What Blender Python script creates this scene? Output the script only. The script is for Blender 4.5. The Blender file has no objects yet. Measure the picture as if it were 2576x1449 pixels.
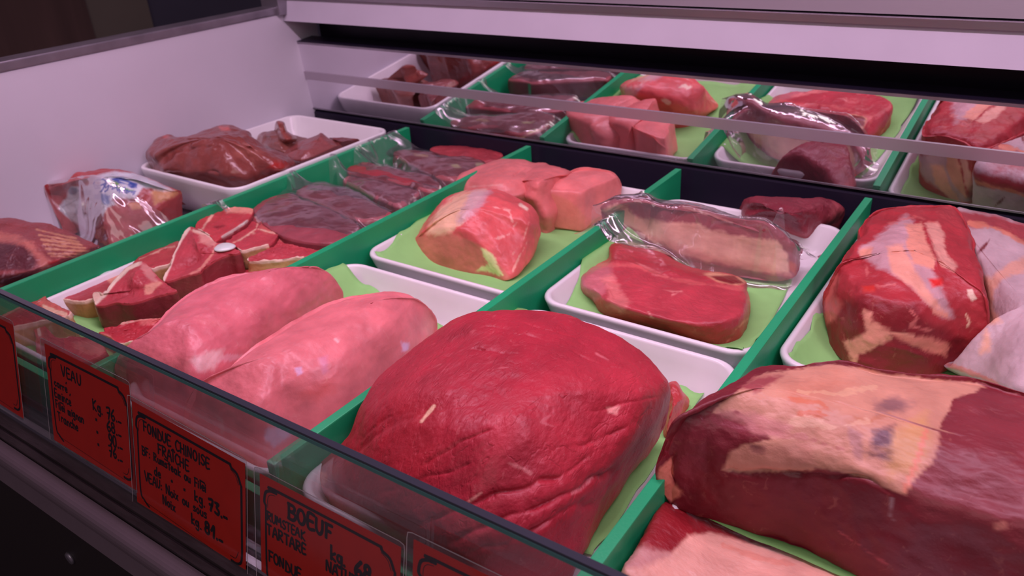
import bpy, bmesh, math, random
import numpy as np
from mathutils import Vector, Matrix
from mathutils.bvhtree import BVHTree
random.seed(7)
COL = bpy.context.scene.collection
# ------------------------------------------------------------------ camera, world, lights, exposure
F_PX = 2000.5
CAM = np.array([0.7395, -0.222, 0.355])
RW = np.array([[0.8223164135, 0.2213021706, -0.5242337889],
               [0.5663309790, -0.4079229776, 0.7161480758],
               [-0.0553618845, -0.8857901521, -0.4607720349]])   # rows: world x,y,z in camera (right, down, forward)
cd = bpy.data.cameras.new('camera'); cam = bpy.data.objects.new('camera', cd); COL.objects.link(cam)
r, d, f = RW[:, 0], RW[:, 1], RW[:, 2]
cam.matrix_world = Matrix(((r[0], -d[0], -f[0], CAM[0]), (r[1], -d[1], -f[1], CAM[1]), (r[2], -d[2], -f[2], CAM[2]), (0, 0, 0, 1)))
cd.sensor_width = 36; cd.lens = 36 * F_PX / 2576; cd.clip_start = 0.01; cd.clip_end = 50
cd.dof.use_dof = True; cd.dof.focus_distance = 0.52; cd.dof.aperture_fstop = 13
sc = bpy.context.scene; sc.camera = cam
sc.view_settings.view_transform = 'Standard'; sc.view_settings.look = 'None'
sc.view_settings.gamma = 1; sc.view_settings.exposure = -0.13; sc.view_settings.use_curve_mapping = False
w = bpy.data.worlds.new('shop_air'); sc.world = w; w.use_nodes = True
w.node_tree.nodes['Background'].inputs[0].default_value = (0.66, 0.44, 0.60, 1)
w.node_tree.nodes['Background'].inputs[1].default_value = 0.17
def lamp(name, loc, target, sx, sy, power, color):
    l = bpy.data.lights.new(name, 'AREA'); l.shape = 'RECTANGLE'; l.size = sx; l.size_y = sy; l.energy = power; l.color = color
    o = bpy.data.objects.new(name, l); COL.objects.link(o); o.location = loc
    dv = Vector(target) - Vector(loc); o.rotation_euler = dv.to_track_quat('-Z', 'Y').to_euler()
    return o
# fluorescent meat-case tube along the case, under the service top, and a weaker unseen fill light added above
lamp('case_tube', (0.60, 0.20, 0.60), (0.60, 0.22, 0), 1.5, 0.04, 6.4, (1.0, 0.64, 0.90))
lamp('high_fill', (0.8, 0.35, 0.95), (0.7, 0.45, 0), 1.6, 0.08, 1.2, (1.0, 0.65, 0.92))
lamp('card_fill_light', (0.9, -1.5, 1.5), (0.5, 0, 0), 1.2, 1.2, 9.0, (1.0, 0.82, 0.82))  # unseen lamp added behind the camera to brighten the cards

# ------------------------------------------------------------------ helpers
def K(px, py, z):                       # a point of the place seen at (px, py) at height z
    dv = RW @ np.array([px - 1288.0, py - 724.5, F_PX]); q = CAM + dv * ((z - CAM[2]) / dv[2])
    return q if q[0] > -.2035 else CAM + dv * ((-.2035 - CAM[0]) / dv[0])   # nothing reaches through the side panel
def proj(Pw):
    v = (Pw - CAM) @ RW; return np.stack([1288 + F_PX * v[:, 0] / v[:, 2], 724.5 + F_PX * v[:, 1] / v[:, 2]], 1)
def lin(r, g, b):
    def c(v):
        v /= 255.0; return v / 12.92 if v <= 0.04045 else ((v + 0.055) / 1.055) ** 2.4
    return (c(r), c(g), c(b))
def A(r, g, b, k=1.0):                  # own colour of a thing seen under the pink lamps
    c = lin(r, g, b); return (min(c[0] / 1.0 * k, .95), min(c[1] / .69 * k, .95), min(c[2] / .92 * k, .95))
def hash3(ix, iy, iz, seed):
    h = (ix * 374761393 + iy * 668265263 + iz * 2147483647 + seed * 974711) & 0xffffffff
    h = ((h ^ (h >> 13)) * 1274126177) & 0xffffffff
    h = ((h ^ (h >> 16)) * 2246822519) & 0xffffffff
    return ((h ^ (h >> 15)) & 0xffffff) / float(0xffffff) * 2 - 1
def vnoise(Pn, seed=0):
    i = np.floor(Pn).astype(np.int64); fr = Pn - i; u = fr * fr * fr * (fr * (fr * 6 - 15) + 10); out = 0
    for a in (0, 1):
        wa = u[:, 0] if a else 1 - u[:, 0]
        for b in (0, 1):
            wb = u[:, 1] if b else 1 - u[:, 1]
            for c in (0, 1):
                wc = u[:, 2] if c else 1 - u[:, 2]
                out = out + wa * wb * wc * hash3(i[:, 0] + a, i[:, 1] + b, i[:, 2] + c, seed)
    return out
def fbm(Pn, scale, octv=3, seed=0, stretch=(1, 1, 1)):
    q = Pn * np.array(stretch) * scale; s = 0; a = 1; t = 0
    for k in range(octv): s = s + a * vnoise(q * 2 ** k + k * 17.3, seed + k); t += a; a *= .5
    return s / t
def tag(o, label=None, cat=None, group=None, kind=None):
    if label: o['label'] = label
    if cat: o['category'] = cat
    if group: o['group'] = group
    if kind: o['kind'] = kind
    return o
def empty(name, loc, label, cat, group=None):
    o = bpy.data.objects.new(name, None); COL.objects.link(o); o.location = loc; o.empty_display_size = .02
    return tag(o, label, cat, group)
def link(name, me, mat, parent=None, smooth=True):
    o = bpy.data.objects.new(name, me); COL.objects.link(o)
    if mat: me.materials.append(mat)
    if smooth: me.polygons.foreach_set('use_smooth', [True] * len(me.polygons))
    if parent:
        o.parent = parent; o.matrix_parent_inverse = Matrix.Translation(-Vector(parent.location))
    return o
def pymesh(name, verts, faces, mat, parent=None, smooth=True):
    me = bpy.data.meshes.new(name); me.from_pydata([tuple(map(float, v)) for v in verts], [], faces); me.update()
    return link(name, me, mat, parent, smooth)
def box(name, lo, hi, mat, parent=None, bevel=0.0, seg=2, shear=None):
    bm = bmesh.new(); bmesh.ops.create_cube(bm, size=1)
    for v in bm.verts:
        v.co = Vector([(lo[i] + hi[i]) / 2 + v.co[i] * (hi[i] - lo[i]) for i in range(3)])
    if bevel: bmesh.ops.bevel(bm, geom=bm.edges[:], offset=bevel, segments=seg, profile=.6, affect='EDGES')
    if shear:
        for v in bm.verts: v.co = Vector(shear(v.co))
    me = bpy.data.meshes.new(name); bm.to_mesh(me); bm.free()
    return link(name, me, mat, parent, smooth=False)
def prism_x(name, prof, x0, x1, mat, parent=None, smooth=False):  # profile in (y, z) swept along x
    n = len(prof); v = [(x0, p[0], p[1]) for p in prof] + [(x1, p[0], p[1]) for p in prof]
    fs = [(i, (i + 1) % n, n + (i + 1) % n, n + i) for i in range(n)] + [tuple(range(n))[::-1], tuple(range(n, 2 * n))]
    return pymesh(name, v, fs, mat, parent, smooth)
# --- node materials
def mat(name, color=(.8, .8, .8), rough=.5, metal=0.0, spec=.5, sss=0.0, bump=0.0, bscale=200, var=0.0, vscale=30, coat=0.0, stretch=None, emis=None):
    m = bpy.data.materials.new(name); m.use_nodes = True; nt = m.node_tree; b = nt.nodes['Principled BSDF']
    b.inputs['Base Color'].default_value = (*color, 1); b.inputs['Roughness'].default_value = rough
    b.inputs['Metallic'].default_value = metal; b.inputs['Specular IOR Level'].default_value = spec
    b.inputs['Coat Weight'].default_value = coat; b.inputs['Coat Roughness'].default_value = .12
    if sss:
        b.inputs['Subsurface Weight'].default_value = sss; b.inputs['Subsurface Radius'].default_value = (1, .35, .3); b.inputs['Subsurface Scale'].default_value = .004
    tc = nt.nodes.new('ShaderNodeTexCoord'); mp = nt.nodes.new('ShaderNodeMapping'); nt.links.new(tc.outputs['Object'], mp.inputs[0])
    if stretch: mp.inputs['Scale'].default_value = stretch
    if var:
        n = nt.nodes.new('ShaderNodeTexNoise'); n.inputs['Scale'].default_value = vscale; n.inputs['Detail'].default_value = 6
        nt.links.new(mp.outputs[0], n.inputs[0]); r_ = nt.nodes.new('ShaderNodeValToRGB'); nt.links.new(n.outputs[0], r_.inputs[0])
        r_.color_ramp.elements[0].position = .3; r_.color_ramp.elements[1].position = .72
        r_.color_ramp.elements[0].color = (*[c * (1 - var) for c in color], 1); r_.color_ramp.elements[1].color = (*[min(c * (1 + var), 1) for c in color], 1)
        nt.links.new(r_.outputs[0], b.inputs['Base Color'])
    if bump:
        n = nt.nodes.new('ShaderNodeTexNoise'); n.inputs['Scale'].default_value = bscale; n.inputs['Detail'].default_value = 4
        nt.links.new(mp.outputs[0], n.inputs[0]); bp = nt.nodes.new('ShaderNodeBump'); bp.inputs['Strength'].default_value = bump; bp.inputs['Distance'].default_value = .001
        nt.links.new(n.outputs[0], bp.inputs['Height']); nt.links.new(bp.outputs[0], b.inputs['Normal'])
    return m
def meat_mat(name, fleck=(.6, .25, .25), fleck_amt=.35, grain=(1, 1, 1), gscale=260, bump=.5, rough=.38, coat=.25, sss=.12, cracks=0.0, fscale=120):
    """wet flesh: own colours come from the 'tone' attribute, fine marbling and fibre relief from noise"""
    m = bpy.data.materials.new(name); m.use_nodes = True; nt = m.node_tree; N = nt.nodes.new; L = nt.links.new; b = nt.nodes['Principled BSDF']
    at = N('ShaderNodeAttribute'); at.attribute_name = 'tone'
    tc = N('ShaderNodeTexCoord'); mp = N('ShaderNodeMapping'); L(tc.outputs['Object'], mp.inputs[0]); mp.inputs['Scale'].default_value = grain
    n1 = N('ShaderNodeTexNoise'); n1.inputs['Scale'].default_value = fscale; n1.inputs['Detail'].default_value = 7; n1.inputs['Roughness'].default_value = .62; n1.inputs['Distortion'].default_value = 1.2
    L(mp.outputs[0], n1.inputs[0])
    r1 = N('ShaderNodeValToRGB'); r1.color_ramp.elements[0].position = .60; r1.color_ramp.elements[1].position = .78; L(n1.outputs[0], r1.inputs[0])
    mul = N('ShaderNodeMath'); mul.operation = 'MULTIPLY'; mul.inputs[1].default_value = fleck_amt; L(r1.outputs[0], mul.inputs[0])
    mx = N('ShaderNodeMixRGB'); L(mul.outputs[0], mx.inputs[0]); L(at.outputs['Color'], mx.inputs[1]); mx.inputs[2].default_value = (*fleck, 1)
    n2 = N('ShaderNodeTexNoise'); n2.inputs['Scale'].default_value = 45; n2.inputs['Detail'].default_value = 5; L(tc.outputs['Object'], n2.inputs[0])
    r2 = N('ShaderNodeValToRGB'); r2.color_ramp.elements[0].position = .3; r2.color_ramp.elements[1].position = .7
    r2.color_ramp.elements[0].color = (.80, .76, .76, 1); r2.color_ramp.elements[1].color = (1.12, 1.1, 1.1, 1); L(n2.outputs[0], r2.inputs[0])
    mm = N('ShaderNodeMixRGB'); mm.blend_type = 'MULTIPLY'; mm.inputs[0].default_value = 1; L(mx.outputs[0], mm.inputs[1]); L(r2.outputs[0], mm.inputs[2])
    L(mm.outputs[0], b.inputs['Base Color'])
    n3 = N('ShaderNodeTexNoise'); n3.inputs['Scale'].default_value = gscale; n3.inputs['Detail'].default_value = 5; n3.inputs['Roughness'].default_value = .6; L(mp.outputs[0], n3.inputs[0])
    bp = N('ShaderNodeBump'); bp.inputs['Strength'].default_value = bump; bp.inputs['Distance'].default_value = .0012; L(n3.outputs[0], bp.inputs['Height'])
    last = bp
    if cracks:
        v = N('ShaderNodeTexNoise'); v.inputs['Scale'].default_value = 38; v.inputs['Detail'].default_value = 3; v.inputs['Distortion'].default_value = .6
        mp2 = N('ShaderNodeMapping'); mp2.inputs['Scale'].default_value = tuple(g * g if g > 1 else g for g in grain); L(tc.outputs['Object'], mp2.inputs[0]); L(mp2.outputs[0], v.inputs[0])
        ab = N('ShaderNodeMath'); ab.operation = 'SUBTRACT'; ab.inputs[1].default_value = .5; L(v.outputs[0], ab.inputs[0])
        ab2 = N('ShaderNodeMath'); ab2.operation = 'ABSOLUTE'; L(ab.outputs[0], ab2.inputs[0])
        rc = N('ShaderNodeValToRGB'); rc.color_ramp.elements[0].position = 0; rc.color_ramp.elements[1].position = .02; L(ab2.outputs[0], rc.inputs[0])
        b2 = N('ShaderNodeBump'); b2.inputs['Strength'].default_value = cracks; b2.inputs['Distance'].default_value = .0012; L(rc.outputs[0], b2.inputs['Height']); L(bp.outputs[0], b2.inputs['Normal']); last = b2
    L(last.outputs[0], b.inputs['Normal'])
    b.inputs['Roughness'].default_value = rough; b.inputs['Coat Weight'].default_value = coat; b.inputs['Coat Roughness'].default_value = .22
    b.inputs['Subsurface Weight'].default_value = sss; b.inputs['Subsurface Radius'].default_value = (1, .3, .25); b.inputs['Subsurface Scale'].default_value = .003
    b.inputs['Specular IOR Level'].default_value = .4
    return m
def film_mat(name, haze=.05, tint=(1, 1, 1), gl=.9, bumps=.35, scale=28):
    m = bpy.data.materials.new(name); m.use_nodes = True; nt = m.node_tree; N = nt.nodes.new; L = nt.links.new
    nt.nodes.remove(nt.nodes['Principled BSDF']); out = nt.nodes['Material Output']
    tr = N('ShaderNodeBsdfTransparent'); tr.inputs[0].default_value = (*tint, 1)
    df = N('ShaderNodeBsdfDiffuse'); df.inputs[0].default_value = (.85, .82, .85, 1)
    gs = N('ShaderNodeBsdfGlossy'); gs.inputs['Roughness'].default_value = .09; gs.inputs[0].default_value = (gl, gl, gl, 1)
    tc = N('ShaderNodeTexCoord'); n = N('ShaderNodeTexNoise'); n.inputs['Scale'].default_value = scale; n.inputs['Detail'].default_value = 3; n.inputs['Distortion'].default_value = 1.5
    L(tc.outputs['Object'], n.inputs[0]); bp = N('ShaderNodeBump'); bp.inputs['Strength'].default_value = bumps; bp.inputs['Distance'].default_value = .0035; L(n.outputs[0], bp.inputs['Height'])
    L(bp.outputs[0], gs.inputs['Normal'])
    m1 = N('ShaderNodeMixShader'); m1.inputs[0].default_value = haze; L(tr.outputs[0], m1.inputs[1]); L(df.outputs[0], m1.inputs[2])
    lw = N('ShaderNodeLayerWeight'); lw.inputs[0].default_value = .25; L(bp.outputs[0], lw.inputs['Normal'])
    ad = N('ShaderNodeMath'); ad.operation = 'MULTIPLY_ADD'; ad.inputs[1].default_value = .55; ad.inputs[2].default_value = .035; L(lw.outputs['Fresnel'], ad.inputs[0])
    m2 = N('ShaderNodeMixShader'); L(ad.outputs[0], m2.inputs[0]); L(m1.outputs[0], m2.inputs[1]); L(gs.outputs[0], m2.inputs[2]); L(m2.outputs[0], out.inputs[0])
    return m
# --- painted own colours
def seg_dist(P2, poly, closed=True):
    q = np.array(poly, float); n = len(q); dmin = np.full(len(P2), 1e9)
    for i in range(n if closed else n - 1):
        a = q[i]; b = q[(i + 1) % n]; ab = b - a; t = np.clip(((P2 - a) @ ab) / max(ab @ ab, 1e-9), 0, 1)
        dmin = np.minimum(dmin, np.linalg.norm(P2 - a - t[:, None] * ab, axis=1))
    return dmin
def inside(P2, poly):
    q = np.array(poly, float); n = len(q); c = np.zeros(len(P2), bool); x, y = P2[:, 0], P2[:, 1]
    for i in range(n):
        x1, y1 = q[i]; x2, y2 = q[(i + 1) % n]
        if y1 == y2: continue
        cr = ((y1 > y) != (y2 > y)) & (x < (x2 - x1) * (y - y1) / (y2 - y1) + x1); c ^= cr
    return c
def pts2(s): return [tuple(map(float, t.split()[:2])) for t in s.split(';') if t.strip()]
def pts3(s): return np.array([K(*[float(v) for v in t.split()[:2]], float(t.split()[2]) / 1000) for t in s.split(';') if t.strip()])
def tones(Pw, base, regions, seed=0):
    n = len(Pw); col = np.tile(np.array(base, float), (n, 1)); P2 = proj(Pw)
    nz1 = fbm(Pw, 90, 3, seed + 5); nz2 = fbm(Pw, 420, 3, seed + 9)
    for rg in regions:
        kind, shape, color = rg[0], rg[1], rg[2]; fe = rg[3] if len(rg) > 3 else 3.0; jit = rg[4] if len(rg) > 4 else 5.0
        al = rg[5] if len(rg) > 5 else 1.0
        sh = pts2(shape)
        if kind == 'P': sd = np.where(inside(P2, sh), 1, -1) * seg_dist(P2, sh)
        else: sd = fe - seg_dist(P2, sh, False); fe = 1.6   # streak: 4th value is its half width
        sd = sd + nz1 * jit + nz2 * jit * .6
        a = np.clip(sd / fe * .5 + .5, 0, 1)[:, None] * al
        col = col * (1 - a) + np.array(color, float) * a
    return col
def crom(p, n, closed):                 # Catmull-Rom through control points, along axis 0
    m = len(p); out = []; seg = m if closed else m - 1; t = np.linspace(0, seg, n, endpoint=not closed)
    i = np.minimum(t.astype(int), seg - 1); u = (t - i).reshape((-1,) + (1,) * (p.ndim - 1))
    g = (lambda k: p[k % m]) if closed else (lambda k: p[np.clip(k, 0, m - 1)])
    p0, p1, p2, p3 = g(i - 1), g(i), g(i + 1), g(i + 2)
    return .5 * ((2 * p1) + (-p0 + p2) * u + (2 * p0 - 5 * p1 + 4 * p2 - p3) * u ** 2 + (-p0 + 3 * p1 - 3 * p2 + p3) * u ** 3)
SOL = {}
def anchors(Q, axis):                   # where each outline point shrinks to: the middle, or the spine of a long piece
    m_ = Q[:, :2].mean(0)
    if not axis: return np.tile(m_, (len(Q), 1))
    d_ = Q[:, :2] - m_; w_, v_ = np.linalg.eigh(d_.T @ d_ / len(Q)); e = v_[:, 1]; t = d_ @ e; n_ = d_ @ v_[:, 0]
    hl = max((t.max() - t.min()) / 2 - (n_.max() - n_.min()) / 2 * .9, 0) * float(axis); tc = (t.max() + t.min()) / 2; nc = (n_.max() + n_.min()) / 2
    ta = tc + hl * np.tanh((t - tc) / max(hl * 1.15, 1e-4))
    dd = crom(Q[:, :2], 600, True) - m_; td, nd = dd @ e, dd @ v_[:, 0]; w_ = (t.max() - t.min()) * .06      # the spine follows the middle of the outline
    mid = np.array([(nd[np.abs(td - q) < w_].max() + nd[np.abs(td - q) < w_].min()) / 2 if (np.abs(td - q) < w_).any() else nc for q in ta])
    return m_ + np.outer(ta, e) + np.outer(mid, v_[:, 0])
def blob(name, rings, centre, z0, m, base, regions=(), nu=160, nv=60, amp=.0015, nscale=55, fine=.0004, fscale=350, stretch=(1, 1, 1), seed=0, parent=None, inset=.88, cap_p=2.0, label=None, cat=None, group=None, rag=0.0, creases=(), fix='', axis=False):
    R = [pts3(rings[0])]
    for q in rings[1:]:
        if isinstance(q, str): R.append(pts3(q))
        else:
            k_, zl, wz = q; b_ = R[0]; an_ = anchors(R[0], axis); t_ = b_.copy(); t_[:, :2] = an_ + (b_[:, :2] - an_) * k_; t_[:, 2] = b_[:, 2] * (1 - wz) + zl / 1000 * wz; R.append(t_)
    nk = len(R[0])
    def within(p, poly): return inside(np.array([p[:2]]), poly[:, :2])[0]
    for a_, b_ in zip(R[:-1], R[1:]) if 'r' in fix else ():                 # upper outlines stay above the footprint: slide outliers down their line of sight
        m_ = a_[:, :2].mean(0); lim = a_.copy(); lim[:, :2] = m_ + (a_[:, :2] - m_) * .985
        for i in range(nk):
            dv = b_[i] - CAM; zz = b_[i][2]
            for _ in range(30):
                if within(b_[i], lim) or zz < R[0][i][2] + .003: break
                zz -= .0015; b_[i] = CAM + dv * ((zz - CAM[2]) / dv[2])
    for q in R: assert len(q) == nk, (name, label, [len(x) for x in R])
    S = R[0]; cen = S.mean(0); bot = S.copy(); bot[:, :2] = cen[:2] + (S[:, :2] - cen[:2]) * inset; bot[:, 2] = np.minimum(z0, S[:, 2] - .001)
    T = R[-1]; tm = T.mean(0); c = K(*centre[:2], centre[2] / 1000) if len(centre) == 3 else np.array([tm[0], tm[1], centre[0] / 1000])
    if 'c' in fix: c = np.array([tm[0], tm[1], min(centre[-1] / 1000, np.sort(T[:, 2])[-max(3, nk // 4)] + .006)])
    caps = []
    if axis:
        an = anchors(T, axis)
        for s in (.76, .5, .25, .03):
            q = T.copy(); q[:, :2] = an + (T[:, :2] - an) * s; q[:, 2] = c[2] + (T[:, 2] - c[2]) * s ** cap_p; caps.append(q)
    else:
        for s in (.72, .42, .16):
            q = c + (T - c) * s; q[:, 2] = c[2] + (T[:, 2] - c[2]) * s ** cap_p; caps.append(q)
    mid = bot * .5 + S * .5; mid[:, :2] = cen[:2] + (S[:, :2] - cen[:2]) * (inset * .4 + .6)
    G = np.array([bot, mid] + R + caps)          # (rings, nk, 3)
    G = crom(np.swapaxes(G, 0, 1), nu, True)       # (nu, rings, 3)
    G = crom(np.swapaxes(G, 0, 1), nv, False)      # (nv, nu, 3)
    G[:, :, 2] = np.maximum(G[:, :, 2], z0)
    def normals(G):
        du = np.roll(G, -1, 1) - np.roll(G, 1, 1); dv = np.gradient(G, axis=0); nn = np.cross(du, dv); nn /= np.linalg.norm(nn, axis=2, keepdims=True) + 1e-12; return nn
    nn = normals(G); Pf = G.reshape(-1, 3); off = seed * 3.71
    disp = amp * fbm(Pf + off, nscale, 3, seed, stretch) + fine * fbm(Pf + off, fscale, 3, seed + 3, stretch)
    if rag:
        h = fbm(Pf + off, 160, 3, seed + 21); disp = disp + rag * np.abs(h)
    if creases:
        P2 = proj(Pf)
        for sh, wd, dep in creases:
            P2j = P2 + np.stack([fbm(Pf, 70, 2, seed + 33), fbm(Pf, 70, 2, seed + 35)], 1) * 12; sh_ = pts2(sh); ds = seg_dist(P2j, sh_, False); ends = np.minimum(np.linalg.norm(P2j - sh_[0], axis=1), np.linalg.norm(P2j - sh_[-1], axis=1))
            disp = disp - dep / 1000 * np.clip(.75 + fbm(Pf, 90, 2, seed + 31), .1, 1.4) * np.clip(ends / 25, 0, 1) * (np.exp(-(ds / wd) ** 2) * .7 + np.exp(-(ds / (wd * 3)) ** 2) * .4)
    edge = np.clip(np.arange(nv) / 4, 0, 1)[:, None] * np.ones((1, nu))
    G = (Pf + nn.reshape(-1, 3) * (disp * edge.reshape(-1))[:, None]).reshape(nv, nu, 3)
    G[:, :, 2] = np.maximum(G[:, :, 2], z0)
    verts = list(G.reshape(-1, 3)); top = G[-1].mean(0); bt = G[0].mean(0); verts += [top, bt]
    faces = []
    for j in range(nv - 1):
        for i in range(nu):
            k = (i + 1) % nu; faces.append((j * nu + i, j * nu + k, (j + 1) * nu + k, (j + 1) * nu + i))
    a, b = nv * nu, nv * nu + 1
    for i in range(nu):
        k = (i + 1) % nu; faces.append((k, i, b))
        if not axis: faces.append(((nv - 1) * nu + i, (nv - 1) * nu + k, a))
    if axis:
        from mathutils.geometry import tessellate_polygon
        tris = tessellate_polygon([[Vector((float(p[0]), float(p[1]), 0)) for p in G[-1]]]); nz_ = np.sign(np.cross(S[:, :2], np.roll(S[:, :2], -1, 0)).sum())
        for t_ in tris:
            p_ = [G[-1][q_] for q_ in t_]; ar_ = np.cross(p_[1][:2] - p_[0][:2], p_[2][:2] - p_[0][:2])
            faces.append(tuple((nv - 1) * nu + q_ for q_ in (t_ if ar_ * nz_ > 0 else t_[::-1])))
        verts[a] = np.array(G[-1][0])
    verts = np.array(verts)
    # ring direction decides facing
    ar = np.cross(S[:, :2], np.roll(S[:, :2], -1, 0)).sum()
    if ar < 0: faces = [f_[::-1] for f_ in faces]
    if ar > 0: pass
    o = pymesh(name, verts, faces, m, parent)
    if parent is None:
        org = Vector((float(cen[0]), float(cen[1]), float(z0))); o.data.transform(Matrix.Translation(-org)); o.location = org
    colr = tones(verts, base, regions, seed)
    at = o.data.attributes.new('tone', 'FLOAT_COLOR', 'POINT'); at.data.foreach_set('color', np.concatenate([colr, np.ones((len(verts), 1))], 1).astype(np.float32).ravel())
    SOL[o.name] = BVHTree.FromPolygons([tuple(v) for v in verts], faces)
    if label: tag(o, label, cat, group)
    return o
def sheet(name, corners, nx, ny, m, under=(), eps=.001, floor=None, wrinkle=.0006, wscale=40, iters=160, parent=None, label=None, cat=None, group=None, edge_wave=0.0, seed=0, lift=None, thick=0.0, free=0.0):
    """a limp sheet laid over the things named in 'under' (obstacle problem solved on a grid)"""
    c = [np.array(q, float) for q in corners]
    u = np.linspace(0, 1, nx)[None, :, None]; v = np.linspace(0, 1, ny)[:, None, None]
    G = (c[0] * (1 - u) + c[1] * u) * (1 - v) + (c[3] * (1 - u) + c[2] * u) * v
    Pf = G.reshape(-1, 3).copy()
    if edge_wave:
        Pf[:, 0] += edge_wave * fbm(Pf, 45, 2, seed + 1); Pf[:, 1] += edge_wave * fbm(Pf, 45, 2, seed + 2)
    G = Pf.reshape(ny, nx, 3)
    obs = np.full(len(Pf), -1.0) if floor is None else np.full(len(Pf), floor)
    for t in under:
        bv = SOL[t]
        for i, p in enumerate(Pf):
            h = bv.ray_cast(Vector((p[0], p[1], 1.0)), Vector((0, 0, -1)))
            if h[0] is not None: obs[i] = max(obs[i], h[0].z + eps)
    obs = obs.reshape(ny, nx); z = np.maximum(obs, G[:, :, 2]) if floor is None else obs.copy()
    z0 = z.copy()
    for k in range(iters):
        zp = np.pad(z, 1, mode='edge'); av = (zp[:-2, 1:-1] + zp[2:, 1:-1] + zp[1:-1, :-2] + zp[1:-1, 2:]) / 4
        z = np.maximum(obs, av - free)
    G[:, :, 2] = z; Pf = G.reshape(-1, 3)
    Pf[:, 2] += wrinkle * (fbm(Pf, wscale, 3, seed) + .6)
    faces = [(j * nx + i, j * nx + i + 1, (j + 1) * nx + i + 1, (j + 1) * nx + i) for j in range(ny - 1) for i in range(nx - 1)]
    o = pymesh(name, Pf, faces, m, parent)
    if parent is None:
        org = Vector([float(t) for t in Pf.mean(0)]); org.z = float(Pf[:, 2].min()); o.data.transform(Matrix.Translation(-org)); o.location = org
    if thick:
        md = o.modifiers.new('thickness', 'SOLIDIFY'); md.thickness = thick; md.offset = 1
    if label: tag(o, label, cat, group)
    return o

def slab(name, top, th, m, base, side=None, rim=None, rim_rng=None, regions=(), nu=150, amp=.0009, seed=0, rag=.0004, bulge=.0015, dome=.0, **kw):
    """a cut slice: traced top face, own thickness, straight sides with a rounded edge"""
    T = pts3(top); cen = T.mean(0)
    def sc_(k, dz): q = T.copy(); q[:, :2] = cen[:2] + (T[:, :2] - cen[:2]) * k; q[:, 2] += dz; return q
    th = th / 1000; rings = [sc_(.97, -th), sc_(1.0, -th * .93), sc_(1.01, -th * .5), sc_(1.0, -th * .1), sc_(.985, 0), sc_(.93, dome * .3), sc_(.8, dome * .6), sc_(.6, dome * .85), sc_(.35, dome), sc_(.12, dome)]
    nvr = [0, 3, 4, 5, 3, 4, 6, 8, 10, 10]
    C3 = [crom(q, nu, True) for q in rings]; G = [C3[0]]
    for a, b, n in zip(C3[:-1], C3[1:], nvr[1:]):
        for k in range(1, n + 1): G.append(a + (b - a) * k / n)
    G = np.array(G); nv = len(G)
    du = np.roll(G, -1, 1) - np.roll(G, 1, 1); dv = np.gradient(G, axis=0); nn = np.cross(du, dv); nn /= np.linalg.norm(nn, axis=2, keepdims=True) + 1e-12
    ar = np.cross(T[:, :2], np.roll(T[:, :2], -1, 0)).sum()
    if ar < 0: nn = -nn
    Pf = G.reshape(-1, 3); n_ = nn.reshape(-1, 3); off = seed * 2.3
    disp = amp * fbm(Pf + off, 60, 3, seed) + rag * fbm(Pf + off, 330, 3, seed + 2)
    Pf = Pf + n_ * disp[:, None]; zmin = max(T[:, 2].min() - th - .0005, .0046); Pf[:, 2] = np.maximum(Pf[:, 2], min(zmin, kw.get('zfloor', 1)))
    col = np.tile(np.array(base, float), (len(Pf), 1)); row = np.repeat(np.arange(nv), nu); iu = np.tile(np.arange(nu), nv)
    nz = fbm(Pf, 260, 2, seed + 4)
    edge_row = 3 + 4 + 5
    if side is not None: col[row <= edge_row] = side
    if rim is not None:
        k0, k1 = (int(v / len(T) * nu) for v in rim_rng); inr = ((iu - k0) % nu) <= ((k1 - k0) % nu)
        mk = inr & (row <= edge_row + 5 + nz * 2.5) & (row > edge_row - 3); col[mk] = rim
        if kw.get('rind') is not None: col[inr & (row <= edge_row - 1)] = kw['rind']
    if regions:
        c2 = tones(Pf, (-1, -1, -1), regions, seed); up = (row > edge_row - 2)
        a = up & (c2[:, 0] > -.98)
        w_ = np.clip((c2[:, :1] + 1), 0, 1)
        # recompose so that soft edges blend with what is underneath
        P2 = tones(Pf, (0, 0, 0), [(r_[0], r_[1], (1, 1, 1)) + tuple(r_[3:]) for r_ in regions], seed)[:, :1]
        c3 = tones(Pf, (0, 0, 0), regions, seed) / np.maximum(P2, 1e-3)
        col = np.where(up[:, None], col * (1 - P2) + c3 * P2, col)
    verts = np.concatenate([Pf, [Pf[-nu:].mean(0)], [Pf[:nu].mean(0)]]); col = np.concatenate([col, [col[-1]], [col[0]]])
    faces = [(j * nu + i, j * nu + (i + 1) % nu, (j + 1) * nu + (i + 1) % nu, (j + 1) * nu + i) for j in range(nv - 1) for i in range(nu)]
    a, b = nv * nu, nv * nu + 1
    for i in range(nu): k = (i + 1) % nu; faces += [((nv - 1) * nu + i, (nv - 1) * nu + k, a), (k, i, b)]
    if ar < 0: faces = [f_[::-1] for f_ in faces]
    o = pymesh(name, verts, faces, m, None); org = Vector((float(cen[0]), float(cen[1]), float(verts[:, 2].min()))); o.data.transform(Matrix.Translation(-org)); o.location = org
    at = o.data.attributes.new('tone', 'FLOAT_COLOR', 'POINT'); at.data.foreach_set('color', np.concatenate([col, np.ones((len(verts), 1))], 1).astype(np.float32).ravel())
    SOL[o.name] = BVHTree.FromPolygons([tuple(v) for v in verts], faces)
    return tag(o, kw.get('label'), kw.get('cat'), kw.get('group'))

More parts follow.
